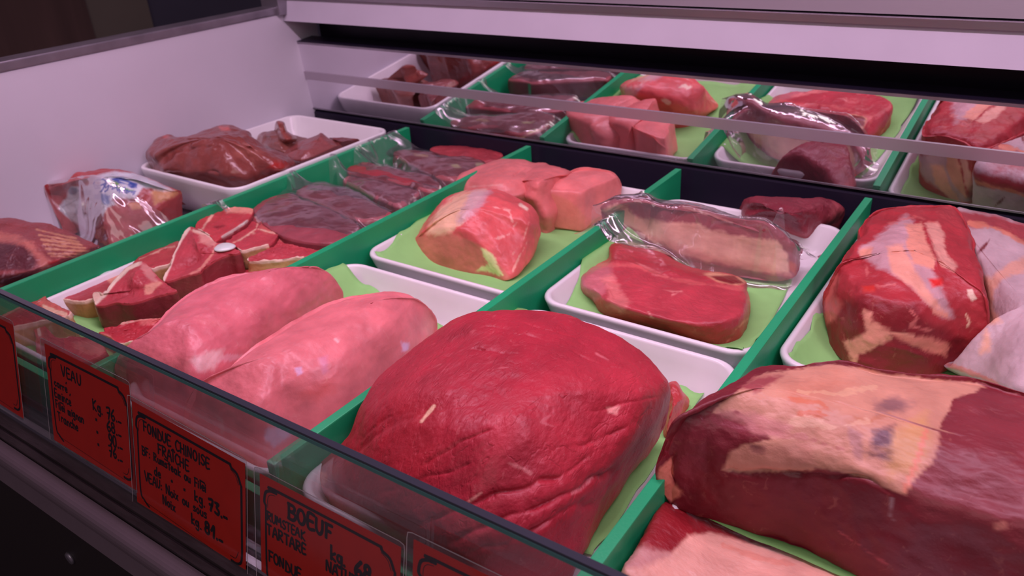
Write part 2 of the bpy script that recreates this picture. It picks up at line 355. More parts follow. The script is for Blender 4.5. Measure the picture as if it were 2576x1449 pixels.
# ------------------------------------------------------------------ materials
WHITE = mat('white_lacquered_panel', (.66, .65, .72), .38, var=.03, vscale=9, bump=.05, bscale=600)
WHITE2 = mat('dimmed_white_rear_panel', (.55, .52, .61), .4, var=.04, vscale=14, bump=.05, bscale=500)  # same white as the side panel, darkened to tone down its lit face
TRAYM = mat('white_melamine', (.84, .84, .85), .24, spec=.5, bump=.03, bscale=300, var=.02, vscale=40)
GREEN = mat('green_polyethylene', A(24, 142, 104, 1.0), .42, bump=.12, bscale=500, var=.07, vscale=25)
PAPER = mat('light_green_paper', A(162, 198, 134, .80), .8, spec=.15, bump=.25, bscale=260, var=.04, vscale=60)
STEEL = mat('brushed_steel', (.55, .52, .56), .3, metal=1, bump=.15, bscale=60, stretch=(1, 40, 40))
DSTEEL = mat('dull_grey_trim', (.33, .31, .35), .4, metal=.8, bump=.4, bscale=90, var=.2, vscale=30)
ALU = mat('pale_aluminium_strip', (.50, .45, .50), .38, metal=.7, bump=.05, bscale=80, stretch=(1, 40, 40))
BLACK = mat('black_plastic', (.014, .011, .024), .35, spec=.25, bump=.05, bscale=50)
MIRROR = mat('mirror_glass', (.86, .84, .88), .012, metal=1)
def misted_mirror():
    nt = MIRROR.node_tree; b = nt.nodes['Principled BSDF']; tc = nt.nodes.new('ShaderNodeTexCoord'); sp = nt.nodes.new('ShaderNodeSeparateXYZ'); nt.links.new(tc.outputs['Object'], sp.inputs[0])
    n = nt.nodes.new('ShaderNodeTexNoise'); n.inputs['Scale'].default_value = 18; n.inputs['Detail'].default_value = 5; nt.links.new(tc.outputs['Object'], n.inputs[0])
    # film of mist that sits along the cold lower edge
    md = nt.nodes.new('ShaderNodeMapRange'); md.inputs['From Min'].default_value = .056; md.inputs['From Max'].default_value = .088; md.inputs['To Min'].default_value = .62; md.inputs['To Max'].default_value = .0
    nt.links.new(sp.outputs['Z'], md.inputs['Value'])
    ml = nt.nodes.new('ShaderNodeMath'); ml.operation = 'MULTIPLY'; nt.links.new(md.outputs[0], ml.inputs[0]); nt.links.new(n.outputs[0], ml.inputs[1])
    out = nt.nodes['Material Output']; df = nt.nodes.new('ShaderNodeBsdfGlossy'); df.inputs[0].default_value = (.60, .57, .62, 1); df.inputs['Roughness'].default_value = .35
    mx = nt.nodes.new('ShaderNodeMixShader'); nt.links.new(ml.outputs[0], mx.inputs[0]); nt.links.new(b.outputs[0], mx.inputs[1]); nt.links.new(df.outputs[0], mx.inputs[2]); nt.links.new(mx.outputs[0], out.inputs[0])
misted_mirror()
GLASS = film_mat('window_glass', haze=.025, tint=(.86, .89, .88), bumps=0)
GLASS.node_tree.nodes['Glossy BSDF'].inputs['Roughness'].default_value = .02
GEDGE = mat('glass_cut_edge', (.035, .04, .055), .25, spec=.6)
GTEAL = mat('glass_teal_arris', (.07, .19, .18), .3)
FILM = film_mat('clear_vacuum_film', haze=.085, bumps=.25, scale=14)
FILM.node_tree.nodes['Math'].inputs[2].default_value = .07; FILM.node_tree.nodes['Math'].inputs[1].default_value = .7
FILM2 = film_mat('thin_vacuum_film', haze=.05, bumps=.08, scale=12, gl=.6)
FILM2.node_tree.nodes['Glossy BSDF'].inputs['Roughness'].default_value = .2
SLEEVE = film_mat('laminating_pouch', haze=.004, bumps=0, gl=.35)
SLEEVE.node_tree.nodes['Math'].inputs[1].default_value = .25; SLEEVE.node_tree.nodes['Math'].inputs[2].default_value = .01
CARDM = mat('red_card', (.62, .022, .010), .6, spec=.15, var=.05, vscale=80)
INK = mat('black_marker_ink', (.012, .006, .008), .45)
RAILM = mat('dark_metal_ledge', (.10, .075, .085), .42, metal=.6, bump=.5, bscale=70, var=.25, vscale=30, stretch=(1, 6, 6))
BUMPM = mat('mauve_bumper_rail', (.17, .125, .15), .42, metal=.2, bump=.1, bscale=150, var=.06)
BASEM = mat('dark_base_panel', (.018, .013, .013), .5, bump=.15, bscale=400)
BONE = mat('milky_bone', A(226, 205, 226, .95), .28, coat=.4, sss=.3, var=.06, vscale=200)

BEEF = meat_mat('raw_beef', A(225, 112, 128), .42, grain=(1.5, .8, 1), gscale=300, bump=.65, cracks=.28, rough=.45, coat=.12, fscale=190)
BEEF2 = meat_mat('raw_beef_cut', A(230, 125, 130), .30, grain=(1, 2, 1.5), gscale=230, bump=.55)
VEAL = meat_mat('raw_veal', A(245, 170, 175), .22, grain=(1, 1.2, 1), gscale=160, bump=.4, rough=.42, coat=.15, sss=.22)
CUTV = meat_mat('cut_veal', A(240, 165, 165), .12, gscale=320, bump=.3, rough=.4, coat=.15, sss=.2)
CHOPM = meat_mat('raw_chop', A(225, 130, 135), .26, gscale=300, bump=.5, rough=.46, coat=.1)
LIVER = meat_mat('liver', A(190, 110, 100), .18, gscale=150, bump=.9, rough=.28, coat=.7, sss=.08, fscale=70)
ROAST = meat_mat('aged_beef_roast', A(220, 130, 125), .28, grain=(1, 1.7, 1), gscale=200, bump=.45, rough=.45, coat=.12)

# ------------------------------------------------------------------ the shop behind the case
WALLD = mat('dark_slate_wall', (.075, .072, .110), .7, var=.1, vscale=4)
WBR = mat('dark_brown_wood', (.12, .068, .058), .6, var=.3, vscale=3, stretch=(1, 6, .4))
WOL = mat('olive_painted_board', (.19, .165, .13), .6, var=.06, vscale=8)
FLOORM = mat('dark_tiled_floor', (.04, .032, .035), .5, var=.1, vscale=3)
tag(box('floor', (-2.6, -1.6, -1.02), (2.6, 3.4, -1.0), FLOORM), kind='structure')
tag(box('wall_left', (-1.34, -1.6, -1.0), (-1.30, 3.4, 1.6), WALLD), kind='structure')
tag(box('trim_1', (-1.30, 0.862, -1.0), (-1.29, 1.026, 1.5), WOL), kind='structure')
tag(box('trim_2', (-1.30, -0.6, -1.0), (-1.285, 0.861, 1.5), WBR), kind='structure')

# ------------------------------------------------------------------ the case
case = empty('display_case', (0.4, 0.28, -1.0), 'refrigerated butcher display case with white side panel, mirrors and low front glass', 'display case')
XL, XR = -.205, 1.45
box('deck', (XL, -.006, -.012), (XR, .592, 0.0), STEEL, case)
box('side_panel', (XL - .03, -.03, -.30), (XL, .62, .1975), WHITE, case, .001)
box('side_panel_trim', (XL - .031, -.05, .1977), (XL + .0015, .575, .2085), DSTEEL, case, .002, 3)
box('corner_bracket', (XL - .028, .548, .197), (XL + .008, .566, .275), DSTEEL, case, .001)
box('back_wall', (XL, .624, -.02), (XR, .634, .36), BLACK, case)
prism_x('rear_kick', [(.5855, -.01), (.60, -.01), (.62, .05), (.592, .0545), (.586, .050)], XL, XR, BLACK, case)
al = math.radians(4.5)
def mpt(z, off=0.0): return (.590 - math.tan(al) * z - off * math.cos(al), z - off * math.sin(al))
def mstrip(name, z0, z1, off, th, m): return prism_x(name, [mpt(z0, off), mpt(z1, off), mpt(z1, off - th), mpt(z0, off - th)], XL, XR, m, case)
mstrip('mirror', .0575, .1535, 0.0, .004, MIRROR)
mstrip('mirror_top_edge', .1535, .1565, .0012, .012, DSTEEL)
mstrip('mirror_top_cap', .1565, .1575, .001, .03, BLACK)
mstrip('mirror_lower_edge', .0560, .0578, .0006, .006, DSTEEL)
mstrip('mirror_strip', .1015, .1132, .0016, .0018, ALU)
# white rear panel with its metal profiles
prism_x('rear_panel', [(.5585, .1886), (.5655, .2184), (.59, .2184), (.59, .1886)], XL, XR, WHITE2, case)
prism_x('rear_profile', [(.5655, .2184), (.561, .2190), (.561, .2256), (.563, .2264), (.59, .2264), (.59, .2184)], XL, XR, STEEL, case)
prism_x('rear_groove', [(.570, .2264), (.570, .2280), (.59, .2280), (.59, .2264)], XL, XR, BLACK, case)
prism_x('rear_top', [(.564, .2280), (.568, .262), (.60, .262), (.60, .2280)], XL, XR, ALU, case)
# front: glass, ledge, bumper, base
tg = math.radians(13); gdir = np.array([0, -math.sin(tg), -math.cos(tg)]); gnor = np.array([0, -math.cos(tg), math.sin(tg)]); GT = np.array([0, -.015, .0995])
def gpt(s, off): q = GT + gdir * s + gnor * off; return (q[1], q[2])
GX0, GX1 = XL, XR
prism_x('front_glass', [gpt(.0008, 0), gpt(.104, 0), gpt(.104, -.005), gpt(.0008, -.005)], GX0, GX1, GLASS, case)
prism_x('glass_top_edge', [gpt(.0012, .0001), gpt(.0, 0), gpt(.0, -.005), gpt(.0012, -.0051)], GX0, GX1, GEDGE, case)
prism_x('glass_arris', [gpt(.0013, .0003), gpt(.0034, .0003), gpt(.0034, -.0002), gpt(.0013, -.0002)], GX0, GX1, GTEAL, case)
prism_x('glass_channel', [(-.030, -.012), (-.0385, -.012), (-.0405, .001), (-.0395, .0022), (-.0375, -.001), (-.033, -.001)], XL - .2, XR, STEEL, case)
prism_x('front_ledge', [(-.0395, -.002), (-.047, -.004), (-.0475, -.0065), (-.0495, -.0065), (-.050, -.0035), (-.0545, -.0045), (-.0545, -.03), (-.0395, -.03)], XL - .2, XR, RAILM, case)
arc = [(-.0555 - .0105 * math.sin(a), -.0165 + .0105 * math.cos(a)) for a in np.linspace(0, math.pi * .62, 10)]
prism_x('bumper_rail', [(-.0548, -.007)] + arc + [(-.068, -.034), (-.0548, -.034)], XL - .2, XR, BUMPM, case, smooth=False)
box('base_panel', (XL - .2, -.0665, -.34), (XR, -.056, -.034), BASEM, case)
box('base_panel_lower', (XL - .2, -.0665, -1.0), (XR, -.056, -.342), BASEM, case)
box('inner_front_wall', (XL, -.0285, -.05), (XR, -.0165, -.004), BLACK, case)
# base fittings: screw and vent plate seen in the dark
bm = bmesh.new(); bmesh.ops.create_cone(bm, cap_ends=True, segments=24, radius1=.0055, radius2=.0045, depth=.002)
me = bpy.data.meshes.new('base_screw'); bm.to_mesh(me); bm.free(); sc_o = link('base_screw', me, DSTEEL, case)
q = RW @ np.array([175 - 1288.0, 1405 - 724.5, F_PX]); q = CAM + q * ((-.0675 - CAM[1]) / q[1]); sc_o.matrix_parent_inverse = Matrix.Identity(4)
sc_o.matrix_basis = Matrix.Translation(Vector(q) - case.location) @ Matrix.Rotation(math.pi / 2, 4, 'X')

# --- green dividers
def divider(x, label):
    o = box('divider', (x - .0048, -.009, .0005), (x + .0024, .5705, .055), GREEN, None, .0009, 2)
    org = Vector((x, .28, .0005)); o.data.transform(Matrix.Translation(-org)); o.location = org
    SOL[o.name] = BVHTree.FromPolygons([v.co + org for v in o.data.vertices], [p.vertices[:] for p in o.data.polygons])
    tag(o, label, 'divider', 'green dividers between the meat trays'); return o
D1 = divider(0.0, 'green plastic divider nearest the white side panel, beside the chops')
D2 = divider(0.2, 'green plastic divider between the chops and the two pink veal loins')
D3 = divider(0.4, 'green plastic divider between the pink veal loins and the large red beef round')
D4 = divider(0.6, 'green plastic divider rightmost, under the overhanging fat-capped roast')
fb = box('front_board', (XL + .001, -.0155, -.004), (XR, -.0098, .031), GREEN, None, .0009)
tag(fb, 'long low green plastic board standing along the inside of the front glass', 'divider')

# --- trays
def rrect(x0, x1, y0, y1, rad, z, n=9):
    out = []
    for cx, cy, a0 in ((x1 - rad, y1 - rad, 0), (x0 + rad, y1 - rad, 90), (x0 + rad, y0 + rad, 180), (x1 - rad, y0 + rad, 270)):
        for k in range(n): a = math.radians(a0 + 90 * k / (n - 1)); out.append((cx + rad * math.cos(a), cy + rad * math.sin(a), z))
    return out
def tray(x0, x1, y0, y1, h, label, z0=.0005, slope=.014, rad=.022, tilt=0.0):
    prof = [(slope + .004, 0), (slope, .0015), (.0035, h * .62), (.0008, h * .86), (0, h - .0022), (.0008, h - .0006), (.0024, h), (.0042, h - .0006), (.0052, h - .002), (.0075, h * .72), (slope * .8 + .004, h * .35), (slope + .006, .0065), (slope + .013, .0042), (slope + .03, .0036)]
    rings = [rrect(x0 + i, x1 - i, y0 + i, y1 - i, max(rad - i * .55, .006), z0 + z) for i, z in prof]
    n = len(rings[0]); v = [p for q in rings for p in q]; fs = [(j * n + i, j * n + (i + 1) % n, (j + 1) * n + (i + 1) % n, (j + 1) * n + i) for j in range(len(rings) - 1) for i in range(n)]
    fs = [tuple(range(n))[::-1]] + fs + [tuple(range((len(rings) - 1) * n, len(rings) * n))]
    org = Vector(((x0 + x1) / 2, (y0 + y1) / 2, z0)); 
    if tilt: v = [(p[0], p[1], p[2] + (p[1] - y0) * tilt) for p in v]
    SOLV = [tuple(p) for p in v]
    o = pymesh('meat_tray', [Vector(p) - org for p in v], fs, TRAYM, None); o.location = org
    SOL[o.name] = BVHTree.FromPolygons(SOLV, fs); tag(o, label, 'tray', 'white butcher trays'); return o
tLIV = tray(-.2035, -.0065, .284, .545, .058, 'deep white tray holding the liver against the white side panel', rad=.02, slope=.022)
tCHP = tray(.004, .193, -.004, .300, .033, 'white tray under the pile of veal chops behind the left cards')
tVB = tray(.2045, .3935, .262, .540, .036, 'white tray holding the cut veal roast and pink veal pieces at the back')
tVF = tray(.2045, .3935, -.006, .247, .036, 'white tray with green paper under the two pink veal loins')
tBB = tray(.4045, .5925, .2665, .532, .036, 'white tray holding the bone-in beef steak and vacuum bag')
tBF = tray(.4045, .5925, -.006, .255, .036, 'white tray under the largest bright red beef round')
tRB = tray(.6045, .795, .272, .558, .036, 'white tray under the marbled roast at the far right back')
tRF = tray(.6045, .795, .000, .250, .036, 'white tray at the right front under the fat-capped roast')

# --- papers
def paper(label, corners, under, floor=.0043, wr=.0012, seed=0, **kw):
    return sheet('paper_sheet', corners, 44, 34, PAPER, [u.name for u in under], .0006, floor, wr, 22, 40, None, label, 'paper', 'green butcher papers', .0035, seed, thick=.0002, **kw)
paper('light green paper under the cut veal roast', [K(948, 641, .033), K(1288, 733, .033), K(1560, 560, .008), K(1230, 480, .008)], [tVB], seed=1)
paper('light green paper behind the ends of the two pink veal loins', [K(868, 678, .0315), K(1182, 800, .028), K(800, 1120, .01), K(420, 960, .01)], [tVF], seed=2, wr=.002)
paper('light green paper under the large bright red beef round', [K(1300, 850, .008), K(1768, 1000, .010), K(1490, 1400, .008), K(960, 1180, .008)], [tBF], seed=3)
paper('light green paper under the bone-in beef steak', [K(1416, 762, .028), K(1866, 893, .033), K(2000, 660, .020), K(1560, 560, .008)], [tBB], seed=4)
paper('light green paper under the marbled roast at the far right', [K(1985, 893, .032), K(2400, 1000, .030), K(2620, 640, .008), K(2180, 655, .010)], [tRB], seed=5)
paper('light green paper under the veal chops', [(.02, .012, .01), (.178, .012, .01), (.178, .30, .01), (.02, .30, .01)], [tCHP], seed=6)
sheet('paper_sheet', [(.012, .35, .002), (.188, .35, .002), (.188, .552, .002), (.012, .552, .002)], 30, 30, PAPER, [], .0006, .0012, .0012, 22, 10, None, 'light green paper lying under the bags of veal slices', 'paper', 'green butcher papers', .004, 9, thick=.0002)

# ------------------------------------------------------------------ meat: large pieces
RED = A(176, 32, 56); REDD = A(140, 26, 42); DARKR = A(120, 30, 40); PINK = A(222, 100, 124); FAT = A(238, 165, 155); SILV = A(196, 150, 172); CREAM = A(236, 190, 172)
blob('beef_round', ["795 1185 30;805 1235 20;880 1330 12;1000 1420 10;1180 1500 10;1400 1470 12;1462 1400 14;1520 1290 16;1590 1190 20;1655 1100 25;1682 1020 45;1680 970 60;1640 905 70;1560 845 80;1450 800 88;1350 784 90;1250 782 90;1180 792 86;1100 835 80;1030 890 72;950 950 64;900 1020 56;870 1090 48;825 1140 40",
  "850 1180 45;860 1210 45;930 1280 50;1050 1350 52;1180 1390 52;1330 1380 50;1420 1320 52;1490 1230 55;1560 1140 60;1610 1070 66;1635 1010 74;1625 960 80;1585 905 86;1520 865 92;1430 825 98;1350 810 100;1260 808 100;1195 815 97;1130 855 92;1060 905 86;990 965 80;940 1030 72;910 1100 62;880 1145 52"],
  (1290, 1020, 103), .0055, BEEF, RED, [
  ('P', "1290 1000;1430 930;1560 900;1660 960;1690 1060;1560 1180;1430 1260;1330 1180;1290 1090", A(196, 46, 68), 60, 30, .6),
  ('P', "860 1040;1000 980;1100 1010;1130 1130;1050 1250;900 1210;830 1150", A(168, 26, 44), 50, 30, .8),
  ('P', "1660 970;1685 960;1685 1060;1640 1120;1600 1200;1560 1230;1590 1120;1650 1050", A(150, 50, 60), 12, 8, .7),
  ('L', "1092 1022;1060 1060", FAT, 4, 2), ('L', "1385 1045;1360 1062;1400 1075", A(210, 90, 110), 2.5, 4, .7), ('P', "1525 1025;1560 1022;1552 1044;1530 1040", A(235, 130, 140), 3, 3),
  ('L', "1280 1165;1320 1180;1335 1190", A(220, 110, 125), 4, 4, .8), ('L', "1440 1240;1470 1222;1490 1200", A(220, 110, 130), 3, 5, .8), ('L', "1180 1262;1210 1240", A(220, 120, 125), 3, 3),
  ('P', "798 1185;820 1190;822 1212;806 1225", A(220, 95, 90), 4, 4), ('L', "1500 890;1530 905", A(220, 100, 120), 1.5, 3, .8), ('L', "1220 940;1260 925;1300 925", A(215, 90, 110), 1.2, 6, .6)],
  nu=460, nv=250, amp=.0042, nscale=17, fine=.0006, fscale=150, stretch=(1.3, .9, 1), seed=3,
  creases=[("1120 1370;1300 1290;1470 1230;1560 1170", 5, 2.6), ("1020 1330;1180 1270;1330 1215;1420 1190", 4, 1.8), ("1180 1400;1330 1340;1420 1290;1500 1260", 5, 2.6), ("900 1110;960 1060;1000 1040", 3, 1.2), ("1250 800;1400 830;1530 890", 2.5, .8), ("1200 820;1350 850;1480 900", 2.5, .8), ("1100 900;1240 880;1330 900", 2.5, .9), ("1330 870;1450 890;1560 940", 2.5, .8), ("1400 1130;1500 1110;1600 1060", 4, 1.6), ("1480 1040;1600 1010;1660 1000", 3, 1.3), ("950 1240;1080 1200;1200 1160", 3, 1.2), ("1050 1180;1150 1110;1260 1080", 3, 1.1), ("1290 1230;1400 1200;1500 1140", 3.5, 1.5)],
  label='large bright red boneless beef round, biggest piece, front middle behind the BOEUF card', cat='beef')
blob('beef_trimming', ["1680 968 28;1676 1010 18;1668 1060 10;1672 1098 8;1690 1085 9;1698 1070 9;1715 1050 10;1722 1030 12;1734 1004 16;1716 982 22;1700 962 28",
  "1686 974 32;1684 1010 26;1676 1055 18;1677 1085 14;1687 1075 14;1696 1060 16;1708 1042 17;1714 1025 20;1722 1005 24;1710 987 30;1698 972 33"], (1698, 1020, 30), .0048, BEEF2, A(196, 52, 62), nu=80, nv=40, amp=.001, fine=.0008, fscale=200, seed=4,
  label='small ragged red trimming beside the right edge of the large beef round', cat='beef')
VR = [('L', "735 905;690 925;640 955;600 965;560 985", A(228, 160, 196), 9, 14, .75), ('L', "640 895;560 900;500 925", A(235, 160, 190), 4, 8, .5), ('P', "480 905;520 885;560 880;540 930;500 935", A(238, 170, 190), 6, 8, .8), ('P', "300 900;370 870;470 905;440 1000;380 1010;310 960", A(196, 90, 104), 30, 20, .7),
      ('P', "690 870;780 790;790 800;700 885;600 950;590 940", A(235, 150, 175), 10, 5, .6), ('L', "400 770;470 800;560 820", A(222, 110, 125), 5, 10, .3)]
blob('veal_loin', ["862 742 30;835 775 24;760 820 30;660 880 35;580 950 35;505 1030 26;458 1078 12;388 1052 18;328 1004 28;286 940 44;335 890 55;382 835 62;440 770 65;520 718 68;610 692 68;700 686 64;780 698 55;838 718 42",
  (.90, 71, .45), (.72, 73, .72)], (74,), .0055, VEAL, PINK, VR, nu=320, nv=170, axis=.8, amp=.0028, nscale=26, fine=.0006, fscale=180, seed=11, 
  label='left of two pink veal loins, with a whitish membrane streak along its side', cat='veal', group='veal loins behind the middle cards')
blob('veal_loin', ["1098 812 30;1088 842 22;1030 885 34;950 940 36;870 1000 36;800 1045 32;735 1096 22;692 1170 12;640 1205 8;556 1172 8;478 1112 12;466 1040 35;510 1000 45;560 950 55;640 880 62;730 815 64;820 768 64;900 747 62;980 745 55;1050 765 45",
  (.90, 66, .45), (.72, 69, .72)], (70,), .0055, VEAL, A(228, 108, 128), [
  ('P', "668 1080;700 1072;735 1082;712 1110;690 1128;668 1100", A(214, 160, 205), 4, 8), ('P', "740 925;760 922;762 940;748 946", A(225, 150, 200), 2.5, 3), ('P', "1008 858;1030 862;1028 880;1012 884", A(225, 160, 210), 2.5, 3),
  ('P', "800 900;822 895;825 935;812 940", A(226, 125, 170), 5, 4, .7), ('P', "760 990;830 950;840 985;800 1010", A(232, 90, 100), 12, 8, .5), ('L', "540 1040;555 1060;560 1085", A(235, 150, 170), 3, 6, .6), ('P', "1075 770;1100 810;1085 845;1060 830", A(226, 130, 140), 8, 5, .6), ('L', "845 853;850 858", A(240, 160, 180), 4, 2)],
  nu=320, nv=170, axis=.8, amp=.0025, nscale=24, fine=.0005, fscale=180, seed=12, label='right of two pink veal loins, with lilac patches near its front end', cat='veal', group='veal loins behind the middle cards')
# back of the same compartment
blob('veal_roast', ["1042 631 12;1058 649 10;1138 672 10;1228 690 10;1280 701 11;1325 665 15;1352 610 26;1357 560 40;1330 515 52;1240 478 60;1165 482 57;1110 507 50;1070 560 34;1046 600 24",
  "1042 610 29;1053 596 35;1134 584 50;1196 608 48;1268 672 30;1303 645 34;1326 600 46;1332 560 54;1308 520 62;1236 490 68;1170 496 65;1126 520 58;1090 556 50;1060 588 40"],
  (1215, 555, 66), .0055, CUTV, A(224, 84, 96), [
  ('P', "1025 640;1043 612;1052 598;1134 585;1196 610;1240 645;1295 712;1200 720;1040 680", A(216, 104, 106), 3, 3), ('P', "1075 588;1085 555;1110 515;1165 480;1225 478;1190 520;1160 560;1134 584;1100 590", A(240, 168, 156), 6, 8), ('P', "1185 480;1235 478;1225 500;1195 540;1150 560;1165 520", A(212, 150, 176), 6, 8, .8),
  ('P', "1210 622;1230 635;1252 655;1262 690;1240 685;1200 680;1225 665;1218 645", A(226, 200, 160), 3, 8), ('L', "1215 600;1250 600;1280 590;1300 560", A(245, 160, 170), 1.8, 7, .7), ('L', "1240 520;1280 530;1290 560", A(245, 160, 170), 1.6, 6, .7), ('L', "1290 680;1310 640;1330 600", A(245, 165, 170), 2, 6, .6), ('L', "1330 560;1318 600;1290 640", A(245, 165, 170), 1.3, 6, .6), ('L', "1310 515;1325 525", A(240, 180, 180), 5, 3)],
  nu=260, nv=130, fix='rc', amp=.0016, nscale=45, fine=.0006, fscale=200, seed=21, cap_p=1.6, label='cut veal roast with cream fat on top standing on green paper', cat='veal')
blob('veal_piece', ["1152 486 38;1250 520 30;1330 520 30;1400 470 35;1405 440 42;1378 412 52;1340 411 54;1318 405 56;1273 403 56;1242 407 55;1183 429 50;1150 450 45",
  "1165 478 44;1250 500 46;1320 490 48;1375 460 50;1380 440 52;1360 422 58;1336 418 60;1314 414 61;1275 413 61;1246 417 60;1195 436 56;1165 455 51"], (1265, 450, 62), .0055, CUTV, A(226, 110, 122), [('L', "1262 465;1180 470", A(240, 160, 170), 1.5, 4, .5)],
  nu=140, nv=60, amp=.0022, nscale=40, seed=22, creases=[("1330 411;1300 440;1273 465", 4, 2)], label='smooth pink veal piece furthest left behind the cut veal roast', cat='veal')
blob('veal_piece', ["1275 480 30;1330 520 30;1380 540 30;1440 480 36;1450 440 48;1432 430 54;1379 418 57;1329 430 55;1290 455 48", "1290 475 44;1330 500 46;1370 500 46;1415 462 50;1425 446 54;1418 438 60;1378 428 63;1335 439 61;1300 460 54"], (1355, 458, 64), .0055, CUTV, A(228, 106, 118),
  nu=120, nv=56, amp=.002, nscale=45, seed=23, label='middle pink veal piece wedged behind the cut veal roast', cat='veal')
blob('veal_piece', ["1350 540 20;1358 560 14;1424 572 10;1466 575 10;1500 545 16;1530 520 24;1562 480 36;1561 462 42;1548 441 50;1532 432 54;1499 426 56;1466 423 57;1437 431 55;1380 465 44;1341 489 34",
  (.95, 50, .45), (.84, 55, .85)], (57,), .0055, CUTV, A(232, 112, 124),
  [('P', "1335 492;1390 486;1435 505;1472 545;1470 590;1340 570", A(220, 112, 112), 2.5, 3)], nu=160, nv=80, axis=.6, amp=.0010, nscale=45, fine=.0003, seed=24, cap_p=1.5, label='blocky pink veal piece with a flat cut face, right of the cut veal roast', cat='veal')
# beef steak, dark piece
blob('bone_in_steak', ["1453 706 18;1459 686 22;1482 665 26;1528 650 28;1530 619 32;1548 609 32;1590 617 30;1652 628 28;1714 661 26;1772 681 24;1838 690 22;1875 708 20;1880 731 16;1888 752 14;1884 802 11;1863 847 9;1817 870 9;1776 872 9;1714 851 9;1652 830 9;1565 810 9;1511 789 10;1490 764 12;1457 739 15",
  "1470 705 32;1475 690 34;1494 678 35;1534 660 36;1540 630 37;1556 620 37;1590 628 36;1650 642 36;1710 672 36;1768 690 35;1832 698 34;1864 714 34;1868 735 33;1872 757 32;1864 790 32;1838 806 32;1798 816 32;1756 818 32;1706 812 32;1650 800 32;1588 782 32;1530 760 32;1504 740 32;1480 722 33"],
  (1660, 730, 38), .0055, BEEF2, A(192, 52, 72), [
  ('P', "1895 760;1860 800;1838 808;1756 820;1706 814;1650 802;1588 784;1520 756;1440 740;1480 830;1700 890;1900 880", A(176, 34, 52), 3, 3), ('P', "1530 615;1600 615;1714 655;1790 690;1780 705;1700 690;1640 668;1560 660;1528 650", A(176, 40, 56), 5, 4, .8),
  ('P', "1453 706;1482 668;1530 660;1545 700;1520 740;1490 760;1457 740", A(200, 100, 120), 8, 8, .8), ('P', "1540 690;1560 730;1590 760;1560 790;1530 770;1530 730;1510 700", A(226, 110, 120), 6, 8, .8), ('P', "1772 688;1800 684;1870 700;1878 712;1850 716;1800 708", A(232, 150, 130), 3, 3), ('P', "1786 694;1846 693;1872 712;1840 714;1800 704", A(130, 22, 34), 2, 2),
  ('L', "1480 665;1600 668;1680 700;1780 716;1870 728", A(228, 96, 104), 4, 5, .5), ('L', "1600 660;1690 700;1640 690", A(226, 110, 122), 1.3, 4, .7), ('L', "1670 735;1715 732;1690 742", A(230, 120, 130), 2, 4, .8), ('L', "1630 782;1640 800", A(232, 130, 140), 1.6, 3), ('L', "1830 860;1850 830;1884 800", A(226, 110, 110), 2.5, 6, .7)],
  nu=280, nv=110, amp=.0016, nscale=45, fine=.0006, fscale=200, seed=31, cap_p=1.3, rag=.0006, creases=[("1530 650;1600 672;1650 690;1720 700", 3, 2), ("1500 700;1530 730;1545 770", 4, 2)], label='thick bright red steak with a bone end on green paper', cat='beef')
blob('dark_beef_fillet', ["1861 532 30;1867 552 24;1900 558 22;1946 572 20;1983 592 16;2028 606 14;2057 588 18;2095 566 24;2128 530 34;2095 508 44;2066 500 48;2028 504 50;2004 500 52;1946 497 54;1900 496 54;1872 504 48",
  "1872 530 42;1880 545 40;1905 552 38;1946 560 36;1985 576 32;2025 590 30;2050 574 33;2084 556 37;2108 532 42;2086 517 50;2062 510 54;2028 513 56;2004 509 58;1948 506 60;1906 506 60;1882 512 54"], (1975, 540, 58), .0055, BEEF, A(134, 36, 56), [('P', "2100 500;2135 530;2100 560;2090 530", A(160, 60, 76), 6, 4), ('P', "1950 560;1990 575;2040 580;2030 612;1970 600", A(170, 36, 56), 10, 6, .7)],
  nu=180, nv=80, amp=.002, nscale=50, fine=.0006, fscale=180, stretch=(1, 1.6, 1), seed=33, creases=[("1900 515;1990 530;2070 530", 3, 1), ("1905 535;1980 552;2040 562", 3, 1), ("1940 505;2010 540", 3, .8)], label='small dark red beef fillet at the back by the mirror', cat='beef')
